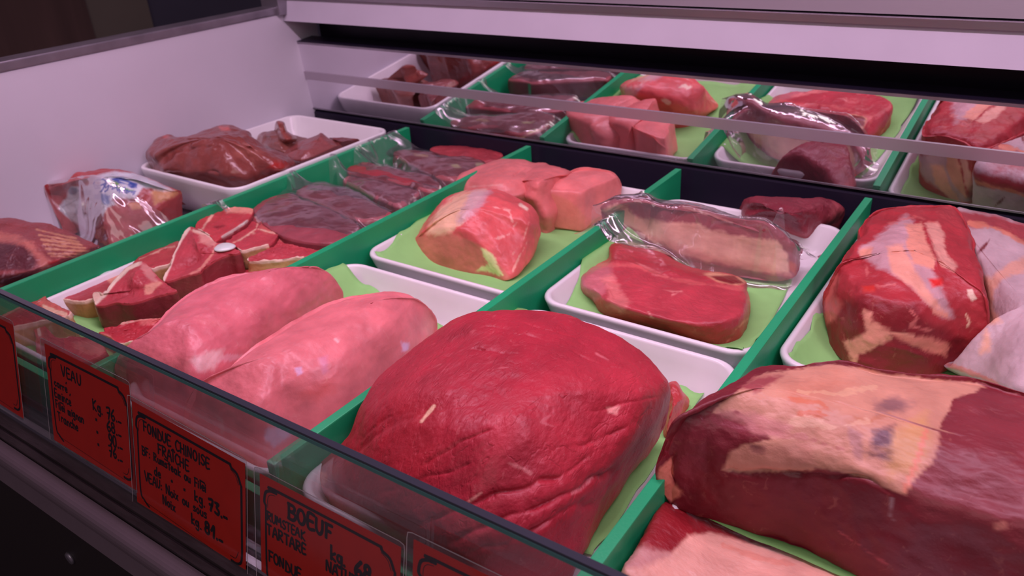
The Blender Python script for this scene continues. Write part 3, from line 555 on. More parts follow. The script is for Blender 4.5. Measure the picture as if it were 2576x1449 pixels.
# right compartment
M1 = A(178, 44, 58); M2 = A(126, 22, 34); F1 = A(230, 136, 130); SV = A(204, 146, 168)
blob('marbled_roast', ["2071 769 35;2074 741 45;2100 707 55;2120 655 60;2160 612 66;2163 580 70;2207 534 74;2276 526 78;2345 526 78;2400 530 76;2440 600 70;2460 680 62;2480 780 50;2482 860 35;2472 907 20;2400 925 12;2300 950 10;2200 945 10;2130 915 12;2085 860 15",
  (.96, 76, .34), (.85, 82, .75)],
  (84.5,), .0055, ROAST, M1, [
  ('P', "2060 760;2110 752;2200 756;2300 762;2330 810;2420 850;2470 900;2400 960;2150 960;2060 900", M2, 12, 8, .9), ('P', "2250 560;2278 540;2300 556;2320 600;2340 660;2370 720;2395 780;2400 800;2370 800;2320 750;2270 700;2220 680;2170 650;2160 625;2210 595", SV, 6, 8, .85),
  ('P', "2278 562;2318 560;2330 600;2352 650;2350 680;2300 660;2280 620;2284 590", F1, 4, 6), ('P', "2328 562;2360 556;2375 590;2380 640;2410 668;2400 684;2370 672;2350 630", A(226, 140, 140), 4, 6), ('P', "2230 620;2270 615;2300 680;2330 720;2348 750;2385 790;2340 770;2290 720;2240 680", A(236, 146, 142), 5, 6), ('P', "2340 770;2385 790;2386 802;2350 790", F1, 3, 4), ('P', "2162 630;2195 622;2190 645;2165 645", F1, 4, 4),
  ('P', "2335 700;2370 700;2372 718;2345 724", A(226, 40, 44), 4, 4), ('P', "2168 720;2198 718;2200 732;2172 734", A(216, 46, 44), 4, 4), ('P', "2432 728;2446 726;2458 752;2445 758;2434 744", A(236, 180, 180), 2, 2),
  ('P', "2100 690;2112 695;2100 740;2120 765;2100 800;2078 820;2074 760;2085 720", A(214, 96, 100), 6, 6, .8), ('P', "2170 780;2190 790;2185 820;2200 810;2240 830;2240 855;2210 870;2190 880;2160 890;2150 920;2135 880;2120 860;2160 845;2180 830", F1, 5, 9), ('P', "2240 838;2290 842;2300 848;2350 850;2385 870;2380 895;2340 890;2310 870;2260 850", A(224, 120, 116), 5, 8), ('L', "2230 835;2300 845", F1, 3, 5),
  ('L', "2430 790;2438 810;2434 820", A(236, 170, 160), 3, 2), ('L', "2290 780;2310 800;2290 820;2340 830", A(214, 100, 106), 2.5, 7, .8), ('L', "2180 660;2180 700;2210 720;2250 715", A(214, 96, 104), 1.8, 7, .7), ('P', "2420 915;2440 880;2475 870;2472 905", A(224, 150, 160), 6, 5, .8), ('L', "2360 560;2300 545;2240 560", A(214, 90, 96), 3, 8, .6)],
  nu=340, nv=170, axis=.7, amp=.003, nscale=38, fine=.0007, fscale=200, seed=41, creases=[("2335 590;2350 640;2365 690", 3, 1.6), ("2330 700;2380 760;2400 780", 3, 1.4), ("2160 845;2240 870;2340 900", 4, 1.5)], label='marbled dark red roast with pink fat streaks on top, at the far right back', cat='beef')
blob('silverskin_flank', ["2372 912 14;2395 935 12;2460 955 16;2520 985 26;2576 1010 30;2680 1060 30;2800 960 30;2800 700 40;2700 600 50;2576 568 62;2520 548 66;2460 535 68;2402 530 70;2420 590 62;2445 660 54;2470 740 44;2478 830 30;2450 880 20",
  "2392 915 20;2410 925 22;2465 940 26;2520 962 36;2576 980 42;2660 1000 44;2730 920 46;2730 720 56;2660 635 62;2570 596 70;2520 574 73;2466 562 75;2420 552 76;2440 600 70;2462 660 64;2486 740 54;2496 830 38;2470 880 26"],
  (2590, 770, 66), .0055, ROAST, A(200, 152, 174), [
  ('P', "2395 530;2470 535;2600 570;2600 625;2540 590;2480 570;2410 575", A(168, 48, 62), 5, 6), ('L', "2410 562;2470 566;2520 580;2580 615", A(228, 120, 105), 5, 6, .8), ('P', "2500 690;2540 660;2600 640;2600 670;2560 690;2520 705;2500 730;2496 705", A(228, 150, 148), 5, 7), ('P', "2455 690;2500 700;2500 780;2520 810;2480 820;2500 860;2490 885;2465 890;2480 800;2470 740", A(232, 156, 150), 6, 8),
  ('P', "2490 602;2478 625;2455 642;2470 620", A(120, 30, 46), 1.5, 1.5), ('L', "2380 915;2420 930;2480 950;2540 990", A(222, 120, 125), 4, 6, .8)],
  nu=260, nv=120, amp=.0025, nscale=30, fine=.0005, fscale=260, stretch=(1, .4, 1), seed=43, label='flat piece covered in pale silvery membrane at the far right edge', cat='beef')
FC = A(204, 128, 120); FC2 = A(212, 140, 106)
blob('fat_capped_roast', ["1648 1190 60;1665 1230 45;1700 1262 38;1767 1297 32;1918 1351 31;2043 1393 31;2150 1445 31;2350 1540 30;2650 1620 30;2850 1450 45;2850 1150 70;2700 1030 85;2576 996 95;2461 961 98;2335 952 98;2210 938 98;2106 917 96;2000 930 92;1900 948 84;1850 990 80;1790 1034 76;1720 1090 72;1680 1150 68",
  (.95, 98, .36), (.83, 101, .76)],
  (103,), .0312, ROAST, A(118, 22, 38), [
  ('P', "2330 960;2700 1000;2900 1200;2700 1500;2300 1300;2260 1200;2340 1100;2400 1000", A(128, 36, 50), 20, 8), ('P', "1690 1150;1720 1080;1800 1020;1860 1030;1910 1060;1930 1090;1860 1110;1780 1170;1740 1230;1690 1250", A(136, 34, 54), 16, 8, .9),
  ('P', "1790 1040;1850 985;1905 945;1960 932;2106 915;2210 935;2335 950;2460 962;2480 975;2400 1000;2370 1060;2360 1110;2345 1160;2290 1220;2275 1245;2240 1232;2190 1205;2130 1190;2050 1172;2040 1184;1930 1184;1820 1182;1835 1135;1870 1120;1940 1105;1905 1065;1850 1030", FC, 3, 7),
  ('P', "1800 1034;1900 1040;1990 1075;1960 1100;1900 1090;1860 1060", A(206, 120, 130), 8, 8, .8), ('P', "1856 975;1900 950;1985 938;1960 958;1900 985", A(150, 50, 66), 6, 8, .9), ('P', "2230 1090;2290 1060;2330 1040;2340 1090;2320 1150;2290 1190;2240 1200;2220 1150", FC2, 14, 12, .9), ('P', "1960 960;2100 940;2150 960;2080 1010;1980 1020", A(196, 108, 96), 22, 14, .6),
  ('P', "2200 1012;2250 1000;2300 1012;2270 1032;2210 1040", A(130, 80, 92), 14, 16, .85), ('P', "2200 1080;2250 1070;2240 1110;2235 1125;2190 1120", A(96, 52, 74), 10, 16, .95), ('P', "2175 1135;2240 1130;2240 1160;2190 1158", A(108, 56, 70), 10, 16, .9), ('P', "2130 1070;2170 1090;2170 1160;2150 1150", A(160, 100, 116), 6, 8, .6),
  ('L', "2330 1080;2310 1150;2275 1235", A(226, 120, 110), 6, 4, .9), ('L', "1980 1000;2060 1010;2100 1040", A(206, 96, 74), 5, 12, .6), ('L', "2010 1040;2080 1045", A(206, 92, 66), 4, 9, .7), ('L', "2150 1050;2180 1060;2240 1040", A(186, 96, 66), 5, 8, .5), ('P', "1885 1118;1925 1125;1920 1142;1895 1138", A(120, 52, 70), 3, 3), ('P', "1840 1130;1960 1120;2040 1110;2050 1170;1930 1180;1825 1180", A(206, 122, 122), 8, 8, .6),
  ('L', "2000 1060;2100 1075;2180 1060", A(226, 160, 150), 9, 14, .6), ('L', "2010 985;2120 990;2200 975", A(224, 158, 140), 8, 14, .5), ('L', "1900 1085;2000 1095;2120 1130", A(190, 100, 110), 7, 14, .5), ('P', "1655 1180;1690 1150;1690 1215;1720 1232;1712 1250;1690 1262;1655 1235", A(222, 116, 110), 4, 5), ('L', "2245 1255;2235 1290;2250 1310", A(170, 120, 140), 3, 7, .7), ('P', "2495 1315;2530 1310;2535 1330;2505 1335", A(190, 100, 100), 4, 4), ('L', "2100 1330;2160 1370;2230 1420", A(190, 70, 86), 2.5, 9, .6), ('P', "1760 1190;1790 1220;1800 1260;1770 1270", A(150, 40, 56), 14, 8, .5)],
  nu=460, nv=230, axis=1.3, amp=.003, nscale=26, fine=.0007, fscale=160, seed=51, creases=[("1820 1184;1930 1188;2040 1188;2130 1194;2190 1210;2275 1250", 4, 2.4), ("1700 1130;1690 1200;1720 1240", 4, 1.5)], label='huge dark red beef roast with a yellowish fat cap, right front', cat='beef')
blob('shoulder_cut', ["1562 1445 40;1592 1392 40;1632 1318 40;1668 1264 38;1702 1265 32;1760 1285 26;1850 1320 24;1960 1350 22;2100 1385 22;2240 1440 20;2360 1540 15;2100 1650 10;1800 1650 10;1560 1560 12",
  "1588 1445 44;1612 1402 44;1648 1338 44;1678 1290 41;1704 1285 36;1748 1300 29;1840 1345 28.5;1940 1380 28;2060 1415 28;2170 1470 27;2220 1550 26;2050 1600 26;1800 1600 28;1600 1530 34"], (1850, 1480, 33), .0055, BEEF2, A(150, 26, 40), [
  ('P', "1530 1430;1600 1380;1690 1395;1730 1345;1790 1340;1900 1370;2150 1430;2400 1600;1500 1600", A(232, 150, 150), 5, 6), ('P', "1560 1390;1620 1370;1680 1395;1640 1420;1570 1430", A(196, 120, 130), 8, 8, .9), ('L', "1820 1370;1900 1400;2000 1420", A(226, 110, 100), 5, 10, .4)],
  nu=260, nv=110, amp=.0015, nscale=40, seed=55, label='red cut with pale pink fat in the right front corner, below the green paper', cat='beef')
sheet('paper_sheet', [K(1722, 1285, .0300), K(2190, 1478, .0300), K(2620, 1250, .030), K(1960, 1060, .030)], 50, 30, PAPER, ['shoulder_cut'], .0004, .0300, .0008, 30, 30, None, 'light green paper separating the fat-capped roast from the piece below', 'paper', 'green butcher papers', .002, 8, thick=.0002)

# ------------------------------------------------------------------ veal chops in the second compartment
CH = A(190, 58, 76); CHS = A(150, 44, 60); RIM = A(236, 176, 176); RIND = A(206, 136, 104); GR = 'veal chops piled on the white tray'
def z_(s, z): return ';'.join(t.strip() + ' %g' % z for t in s.split(';'))
def bone(parent_name, px, py, z, rx, ry, rot, name='bone_disk'):
    p = bpy.data.objects[parent_name]; c = K(px, py, z); bm = bmesh.new(); bmesh.ops.create_uvsphere(bm, u_segments=28, v_segments=14, radius=1)
    for v in bm.verts:
        k = 1 + .06 * math.sin(3 * math.atan2(v.co.y, v.co.x) + 1); v.co = Vector((v.co.x * rx * k, v.co.y * ry * k, v.co.z * .0026))
    me = bpy.data.meshes.new(name); bm.to_mesh(me); bm.free(); o = link(name, me, BONE, p); o.location = Vector(c); o.rotation_euler = (0, 0, math.radians(rot))
    return o
slab('veal_chop', z_("485 721;529 712;562 694;584 685;639 677;674 680;688 685;660 702;600 722;540 735;495 733", 22), 15, CHOPM, A(190, 44, 60), CHS, RIM, (8, 10.9), rind=RIND, seed=61, label='flat veal chop half hidden beside the left pink loin, under the large chop', cat='chop', group=GR)
slab('veal_chop', z_("343 652;374 621;387 597;407 595;418 587;443 595;450 610;440 640;427 663;400 671;381 677;360 668;335 665", 34), 24, CHOPM, CH, CHS, RIM, (7.6, 10.6), rind=RIND, seed=62, regions=[('P', "407 595;418 587;443 595;450 612;430 630;405 622", A(196, 80, 92), 4, 5), ('L', "350 652;380 640;410 625;440 620", A(230, 150, 150), 1.6, 3)], label='veal chop with a ragged upper corner, left of the large chop and against the divider', cat='chop', group=GR)
slab('veal_chop', z_("489 571;502 553;522 535;551 531;573 524;602 520;632 524;637 533;621 557;595 573;564 591;542 608;529 595;507 580", 46), 26, CHOPM, A(196, 56, 72), CHS, RIM, (12.2, 13.5), rag=.0009, rind=RIND, seed=63, regions=[('P', "560 525;602 519;637 526;632 536;600 534;570 536", A(226, 130, 128), 3, 5), ('L', "621 557;595 575;560 596", A(224, 190, 200), 3.2, 1), ('L', "535 540;520 560;510 575", A(230, 150, 150), 2, 3), ('P', "535 570;560 564;570 568;545 578", A(140, 30, 44), 3, 4)], label='topmost veal chop at the back of the pile, against the divider', cat='chop', group=GR)
slab('veal_chop', z_("637 533;661 546;683 564;685 575;701 584;692 604;674 615;640 622;608 630;591 619;568 608;582 599;595 575;621 557", 40), 23, CHOPM, CH, CHS, RIM, (6, 8.6), rag=.0008, rind=RIND, seed=64, regions=[('L', "640 540;650 560;645 575;610 600;585 612", A(232, 160, 156), 2, 4), ('P', "650 545;683 562;690 590;670 590;650 575", A(206, 84, 92), 4, 6), ('L', "650 575;680 585;698 588", A(232, 160, 156), 2, 3)], label='veal chop between the topmost chop and the knobbly-boned chop by the divider', cat='chop', group=GR)
slab('veal_chop', z_("701 575;723 564;750 567;769 588;794 589;816 604;824 616;800 632;767 646;730 649;683 655;626 657;624 648;661 646;674 619;692 604", 36), 21, CHOPM, CH, CHS, RIM, (8.2, 11.8), rag=.0012, amp=.002, rind=RIND, seed=65, regions=[('P', "701 575;723 564;750 567;769 588;794 589;816 604;824 616;790 622;745 612;715 606;690 600", A(214, 100, 106), 4, 7), ('P', "733 568;755 570;768 588;750 596;738 588", A(238, 190, 190), 3, 4), ('P', "790 590;812 604;815 618;795 612", A(200, 90, 100), 3, 4)], label='veal chop with knobbly chine bone, rightmost of the pile near the vacuum bags', cat='chop', group=GR)
F1c = slab('veal_chop', "476 571 50;487 572 50;507 582 50;529 595 49;542 610 48;562 610 47;580 613 46;593 624 45;606 632 44;591 638 44;571 641 43;540 655 42;513 674 40;502 685 39;469 692 38;447 699 37;418 708 36;409 705 36;412 692 37;427 668 40;436 637 43;454 604 46;462 586 48", 28, CHOPM, CH, A(146, 48, 62), RIM, (17.2, 21.9), rag=.0007, rind=A(226, 166, 160), seed=66, regions=[('L', "480 580;510 592;540 618;535 640;500 680;480 690", A(228, 130, 130), 2.4, 4), ('P', "505 584;530 596;545 614;530 622;515 612;500 610", A(222, 130, 136), 4, 6), ('L', "487 580;520 590;545 608", RIM, 3, 3), ('L', "410 704;425 672;437 637;456 600;474 574", A(240, 186, 190), 5, 1)], label='large veal chop with oval white bone and long fat edge, middle of the pile', cat='chop', group=GR)
bone(F1c.name, 565, 622, .046, .0105, .0095, 20)
C1c = slab('veal_chop', z_("135 737;157 723;197 706;217 683;232 672;259 668;290 675;298 688;306 683;320 700;290 730;260 742;232 752;207 758;182 757;157 752;126 747", 28), 21, CHOPM, A(176, 52, 70), CHS, RIM, (10.5, 16.9), rind=A(196, 122, 92), seed=67, regions=[('P', "270 700;300 680;320 690;300 720;280 715", A(224, 130, 126), 4, 6), ('L', "160 735;190 720;225 712", A(226, 130, 136), 1.6, 3)], label='veal chop with a round white bone end, behind the triangular one', cat='chop', group=GR)
bone(C1c.name, 262, 688, .0305, .0098, .0088, 0)
slab('veal_chop', z_("248 837;267 843;263 826;290 822;311 810;340 804;373 801;414 797;440 790;424 812;389 833;352 853;331 859;298 864;277 849", 21), 14, CHOPM, A(190, 40, 58), CHS, RIM, (11, 13), rind=RIND, rag=.001, seed=68, regions=[('P', "248 837;270 842;290 855;285 862;262 850", A(230, 130, 130), 3, 4), ('L', "300 815;350 806;400 800", A(232, 150, 150), 3, 4), ('P', "340 806;400 800;390 820;360 815", A(216, 96, 104), 5, 7)], label='bright red veal chop low at the front, beside the end of the left pink loin', cat='chop', group=GR)
slab('veal_chop', "232 739 33;246 734 34;259 738 34;290 700 38;323 669 41;354 657 43;369 663 43;393 690 41;406 704 40;433 723 38;445 731 37;420 738 36;389 745 35;352 757 34;323 763 33;290 761 33;257 769 31;238 766 31", 27, CHOPM, CH, A(136, 40, 56), RIM, (17.2, 21.5), rag=.0007, seed=69, rind=A(214, 150, 146), regions=[('L', "240 762;262 742;290 706;323 675;352 662", A(240, 190, 192), 5, 1), ('P', "354 660;372 664;392 692;400 712;380 710;366 690;352 676", A(214, 120, 130), 4, 6), ('P', "365 715;395 706;405 712;385 735;362 746", A(232, 140, 136), 3, 7), ('P', "232 739;246 733;257 738;244 756;236 762", A(236, 176, 176), 2, 2), ('L', "345 695;360 720;365 740", A(224, 120, 130), 1.4, 4)], label='triangular veal chop with a white fat edge, front middle of the pile', cat='chop', group=GR)
slab('veal_chop', z_("-20 805;18 765;41 743;54 733;72 737;89 730;108 739;124 754;153 770;178 783;176 792;161 796;104 807;79 813;41 821;0 831;-30 838", 34), 27, CHOPM, A(176, 52, 68), CHS, RIM, (9, 16.5), rag=.0009, rind=A(200, 138, 112), seed=70, regions=[('P', "72 737;89 730;124 754;178 783;160 790;110 776;90 760;70 752", A(214, 96, 100), 5, 7), ('L', "0 800;45 775;70 762", A(226, 130, 136), 1.8, 3), ('L', "110 770;140 785;165 790", A(236, 170, 160), 4, 3)], label='veal chop leftmost of the pile, crossed by the edge of the front glass', cat='chop', group=GR)
slab('veal_chop', z_("87 793;93 816;99 837;116 843;157 849;180 845;207 849;238 857;265 876;262 890;238 901;207 912;124 919;99 905;91 884;89 864;89 845;83 822", 28), 21, CHOPM, A(188, 60, 76), CHS, RIM, (0, 5.0), rag=.0009, rind=A(206, 140, 130), seed=71, regions=[('P', "180 858;240 858;268 878;250 895;210 890;190 875", A(220, 110, 116), 4, 7), ('L', "88 795;95 822;100 842", A(240, 180, 186), 4, 2)], label='veal chop foremost of the pile, seen through the glass above the VEAU card', cat='chop', group=GR)

# ------------------------------------------------------------------ veal slices in clear bags
SL = meat_mat('sliced_veal', A(214, 130, 130), .2, gscale=120, bump=.25, rough=.4, coat=.2, fscale=90)
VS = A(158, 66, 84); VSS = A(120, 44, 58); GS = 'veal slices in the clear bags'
sl1 = slab('meat_slice', z_("636 526;656 509;692 492;729 485;757 498;810 520;852 540;898 562;905 580;850 608;800 612;730 600;684 580;650 550", 42), 30, SL, VS, VSS, seed=81, amp=.0022, dome=.003, label='dark pink meat slice in the front clear bag, nearest the chops', cat='meat', group=GS)
sl2 = slab('meat_slice', z_("745 483;790 459;843 468;879 473;913 495;963 525;985 540;940 556;900 556;860 538;818 520;780 503", 40), 26, SL, A(166, 72, 88), VSS, seed=82, amp=.002, dome=.003, label='paler meat slice in the front clear bag, behind the other slice', cat='meat', group=GS)
sl4 = slab('meat_slice', z_("863 453;893 440;963 447;1019 459;1058 481;1035 505;1005 520;960 505;907 480", 29), 22, SL, A(170, 80, 100), VSS, seed=84, amp=.002, dome=.003, label='lilac-pink meat slice under the front edge of the middle clear bag', cat='meat', group=GS)
sl3 = slab('meat_slice', z_("878 434;888 405;949 415;1019 430;1070 440;1111 468;1075 482;1030 466;950 452", 34), 18, SL, A(166, 56, 72), VSS, seed=83, amp=.002, dome=.003, label='deep red meat slice in the middle clear bag', cat='meat', group=GS)
sl5 = slab('meat_slice', z_("988 382;1019 376;1075 381;1117 398;1187 402;1222 414;1190 436;1131 452;1075 434;1036 414;1000 396", 36), 22, SL, A(166, 66, 80), VSS, seed=85, amp=.002, dome=.003, regions=[('P', "1133 414;1150 413;1160 422;1140 420", A(230, 190, 150), 2, 3), ('P', "1195 410;1215 410;1212 420;1198 418", A(230, 190, 160), 2, 3), ('L', "1045 388;1075 392", A(226, 160, 130), 3, 3)], label='red meat slice with cream flecks in the rear clear bag', cat='meat', group=GS)
sl6 = slab('meat_slice', z_("1081 378;1103 367;1159 366;1215 374;1257 384;1264 394;1225 408;1170 402;1120 392", 34), 24, SL, A(172, 56, 72), VSS, seed=86, amp=.002, dome=.003, label='red meat slice rearmost, against the black strip below the mirror', cat='meat', group=GS)
SU = [D1.name, D2.name]
def bag(label, corners, under, nx=90, ny=60, m=None, wr=.0009, seed=0, iters=110, group='clear vacuum bags', free=.00004):
    return sheet('vacuum_bag', corners, nx, ny, m or FILM2, under, .0022, .006, wr, 26, iters, None, label, 'plastic bag', group, .007, seed, free=free)
bag('clear plastic bag over the two veal slices nearest the chops', [K(625, 560, .044), K(737, 452, .045), K(1024, 480, .050), K(910, 600, .044)], [sl1.name, sl2.name] + SU, seed=91)
bag('clear plastic bag in the middle of the three over the veal slices', [K(770, 490, .038), K(838, 420, .040), K(1110, 446, .050), K(1015, 530, .042)], [sl2.name, sl3.name, sl4.name] + SU, seed=92)
bag('rearmost clear plastic bag of veal slices, below the mirror', [K(880, 412, .040), K(975, 346, .045), K(1280, 372, .06), K(1150, 466, .045)], [sl3.name, sl5.name, sl6.name] + SU, seed=93)

# ------------------------------------------------------------------ first compartment: liver, lamb, ribs
LV = A(136, 56, 58); LV2 = A(150, 70, 78)
l1 = blob('liver_slice', ["645 353 46;660 372 42;695 392 38;720 396 38;760 372 40;790 366 42;775 350 46;735 340 52;712 334 56;690 330 58;672 333 56;652 336 52",
   "655 353 50;670 366 49;698 380 47;720 382 46;750 368 47;775 362 47;764 352 50;730 344 56;710 339 60;690 337 61;674 339 60;660 342 56"], (700, 358, 56), .006, LIVER, A(140, 70, 72), nu=140, nv=60, amp=.002, seed=101, label='greyish liver slice with an upright stalk at the back of the deep tray', cat='liver')
blob('stalk', ["690 333 56;700 352 54;716 360 54;738 356 54;745 345 56;724 330 64;716 310 76;705 305 78;694 309 76", "697 333 62;704 346 62;718 352 62;732 350 62;736 343 62;720 332 68;713 314 78;705 309 80;698 312 78"], (708, 332, 70), .05, LIVER, A(150, 62, 62), nu=80, nv=40, amp=.001, seed=102, parent=l1)
l2 = blob('liver_slice', ["712 389 44;735 408 40;760 412 40;800 398 42;860 369 46;845 358 50;829 351 54;811 338 60;797 343 58;757 358 52;730 372 48", "722 389 48;738 400 46;762 403 46;800 390 48;842 368 51;832 362 54;822 354 58;808 343 62;797 349 61;762 364 55;738 377 51"], (785, 374, 56), .006, LIVER, LV2, nu=140, nv=60, amp=.0015, seed=103, label='smooth pointed liver slice right of the stalk, in the deep tray', cat='liver')
blob('liver_slice', ["829 352 50;850 372 44;868 370 44;890 362 46;905 352 50;880 349 52;850 348 54;832 348 54", "838 354 52;852 366 48;868 364 48;882 358 50;890 353 52;876 352 54;852 351 55;838 351 55"], (862, 357, 55), .006, LIVER, A(126, 52, 60), nu=90, nv=40, amp=.001, seed=104, label='small dark liver slice in the back right corner of the deep tray', cat='liver')
blob('liver', ["386 422 56;404 445 50;449 456 45;547 464 43;619 468 44;668 450 46;724 432 48;742 413 50;714 392 62;668 374 72;640 352 80;627 334 86;609 330 88;575 321 90;543 320 90;503 328 88;466 345 84;430 341 84;416 341 84;394 354 80;374 386 72",
  "400 412 66;417 425 64;458 432 62;547 438 62;608 442 60;652 430 60;700 426 63;716 413 64;695 398 70;655 384 78;628 362 86;614 346 91;602 342 92;574 334 94;544 333 94;508 340 92;470 356 88;434 353 88;420 353 88;404 364 84;388 388 78"], (545, 390, 95), .012, LIVER, LV, [
  ('P', "690 405;740 412;720 432;640 468;660 440", A(158, 36, 36), 4, 5), ('P', "600 360;660 380;640 400;590 390", A(190, 100, 100), 14, 8, .4), ('P', "410 340;424 338;428 348;412 348", A(190, 70, 70), 3, 2), ('P', "550 318;575 318;578 328;556 330", A(196, 80, 80), 3, 3), ('P', "380 400;400 380;410 440;395 440", A(160, 90, 96), 10, 6, .5)],
  nu=300, nv=140, fix='c', amp=.005, nscale=28, fine=.0009, fscale=130, seed=105, creases=[("500 440;530 428;560 445;590 440", 4, 2.5), ("440 380;520 372;560 368", 4, 2), ("600 340;650 390;700 410", 3, 1.5)], label='large glossy brown liver piled in the deep white tray', cat='liver')
WR = A(206, 184, 214, 1.05); BLU = A(52, 70, 160); LM = A(176, 66, 76)
logo = [('L', p, BLU, 1.8, .6) for p in ("246 452;238 455;236 463;244 468;254 466;264 462;266 456;260 451;250 452", "262 466;266 472;274 466;270 478;264 482", "278 470;286 464;282 476;290 472", "292 466;296 480;302 474;300 484", "306 474;314 472;308 482;316 484", "320 478;318 486;326 482", "330 484;338 486;334 490", "268 460;262 470;256 480;250 484",
   "284 452;292 449;302 448;312 450", "290 455;300 452;316 455;330 460;340 464", "300 475;320 480;340 482", "236 463;240 474;250 472")]
lamb = blob('lamb_leg', ["113 469 40;116 494 28;138 527 18;180 560 12;229 590 10;276 617 10;304 611 12;345 579 22;386 543 32;428 510 40;455 484 46;442 478 50;386 454 60;345 439 64;317 432 66;284 428 68;262 426 68;221 434 66;190 436 64;166 460 56;140 464 48",
  "126 472 46;134 490 40;154 512 36;194 540 34;235 562 34;270 588 30;292 590 30;325 562 38;362 530 46;400 500 52;428 484 55;420 478 57;374 460 66;340 447 70;314 440 72;284 437 74;262 436 74;226 443 72;200 448 70;176 466 62;150 470 54"],
  (285, 500, 76), .0055, VEAL, LM, [
  ('P', "166 500;172 480;180 470;215 468;250 460;232 455;245 440;290 430;340 436;390 455;440 480;400 488;370 482;350 500;300 510;270 520;245 570;225 582;180 556;145 525", WR, 3, 3), ('P', "380 478;440 480;455 485;420 505;390 515", A(206, 130, 100), 5, 6), ('P', "286 502;340 498;366 520;330 528;300 520", A(150, 30, 44), 4, 6), ('P', "320 512;350 508;355 524;332 528", A(214, 130, 110), 3, 3), ('P', "112 468;166 462;172 472;150 480;140 500;118 490", A(150, 40, 52), 4, 3), ('P', "360 470;385 478;350 500;340 498", A(160, 60, 70), 3, 4),
  ('P', "280 450;300 446;330 456;345 462;344 472;330 474;318 464;296 462", BLU, 2, 2), ('P', "268 458;290 456;300 462;296 468;312 472;338 478;332 484;308 478;290 470", A(100, 140, 60), 2, 2), ('P', "296 450;312 452;328 458;322 464;304 458", WR, 2, 2)] + logo + [
  ('P', "172 480;178 472;192 472;200 480;190 490;176 488", A(90, 90, 130), 3, 2, .8), ('P', "204 482;216 476;230 480;228 492;210 496", A(80, 84, 120), 3, 2, .8), ('P', "236 490;250 488;275 492;276 512;262 514;250 502;238 500", A(70, 90, 165), 3, 4, .8), ('L', "180 556;200 520;215 500", A(150, 130, 160), 1.2, 2, .6), ('L', "225 580;240 540;262 520", A(160, 130, 160), 1.4, 2, .6), ('L', "150 525;180 510;196 500", A(160, 140, 170), 1, 2, .6)],
  nu=340, nv=170, fix='rc', amp=.003, nscale=40, fine=.0005, fscale=160, seed=111, creases=[("166 500;196 500;230 505;262 520", 3, 2.5), ("286 505;320 500;350 505;375 490", 3, 3), ("180 540;210 505", 2, 1.2), ("205 560;235 510", 2, 1.2), ("232 585;250 540;265 520", 3, 1.8)], label='lamb leg in a printed white wrapper with blue lettering, by the side panel', cat='lamb')
bag('clear vacuum bag around the printed lamb leg, corner pointing left', [K(38, 534, .02), K(150, 436, .05), K(640, 468, .075), K(285, 632, .012)], [lamb.name, tLIV.name, D1.name], nx=120, ny=80, m=FILM, seed=95, wr=.0018, group='vacuum bags')
rib_l = [('L', "%d %d;%d %d" % (92 + k * 6, 578 + k * 12 - 6 * (k > 5), 190 + k * 8, 600 + k * 8), A(206, 126, 110), 2.4, 3) for k in range(7)]
blob('rack_of_ribs', ["-120 640 20;-80 700 12;-20 735 10;17 722 10;44 712 10;97 700 12;166 668 14;207 650 16;251 624 20;235 612 28;193 592 34;155 575 38;116 562 42;77 562 46;55 557 48;28 550 50;0 550 50;-80 560 44",
  "-90 640 32;-60 680 30;-10 705 30;17 700 30;44 694 30;90 682 31;150 656 31;190 640 31;228 622 30;212 612 34;178 597 39;146 584 42;112 573 46;77 570 50;55 565 52;28 560 54;0 560 54;-60 575 50"],
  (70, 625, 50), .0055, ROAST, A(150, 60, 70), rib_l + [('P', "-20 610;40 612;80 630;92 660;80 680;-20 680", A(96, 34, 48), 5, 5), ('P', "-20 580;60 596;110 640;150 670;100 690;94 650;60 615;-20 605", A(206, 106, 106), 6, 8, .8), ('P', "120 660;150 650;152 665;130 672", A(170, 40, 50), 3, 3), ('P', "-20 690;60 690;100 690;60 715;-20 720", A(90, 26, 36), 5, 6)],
  nu=300, nv=130, fix='c', amp=.0025, nscale=40, fine=.0006, seed=112, creases=[("%d %d;%d %d" % (90 + k * 7, 584 + k * 12, 190 + k * 8, 604 + k * 8), 2.6, 1.6) for k in range(7)], label='dark rack of ribs in the far left front corner', cat='ribs')

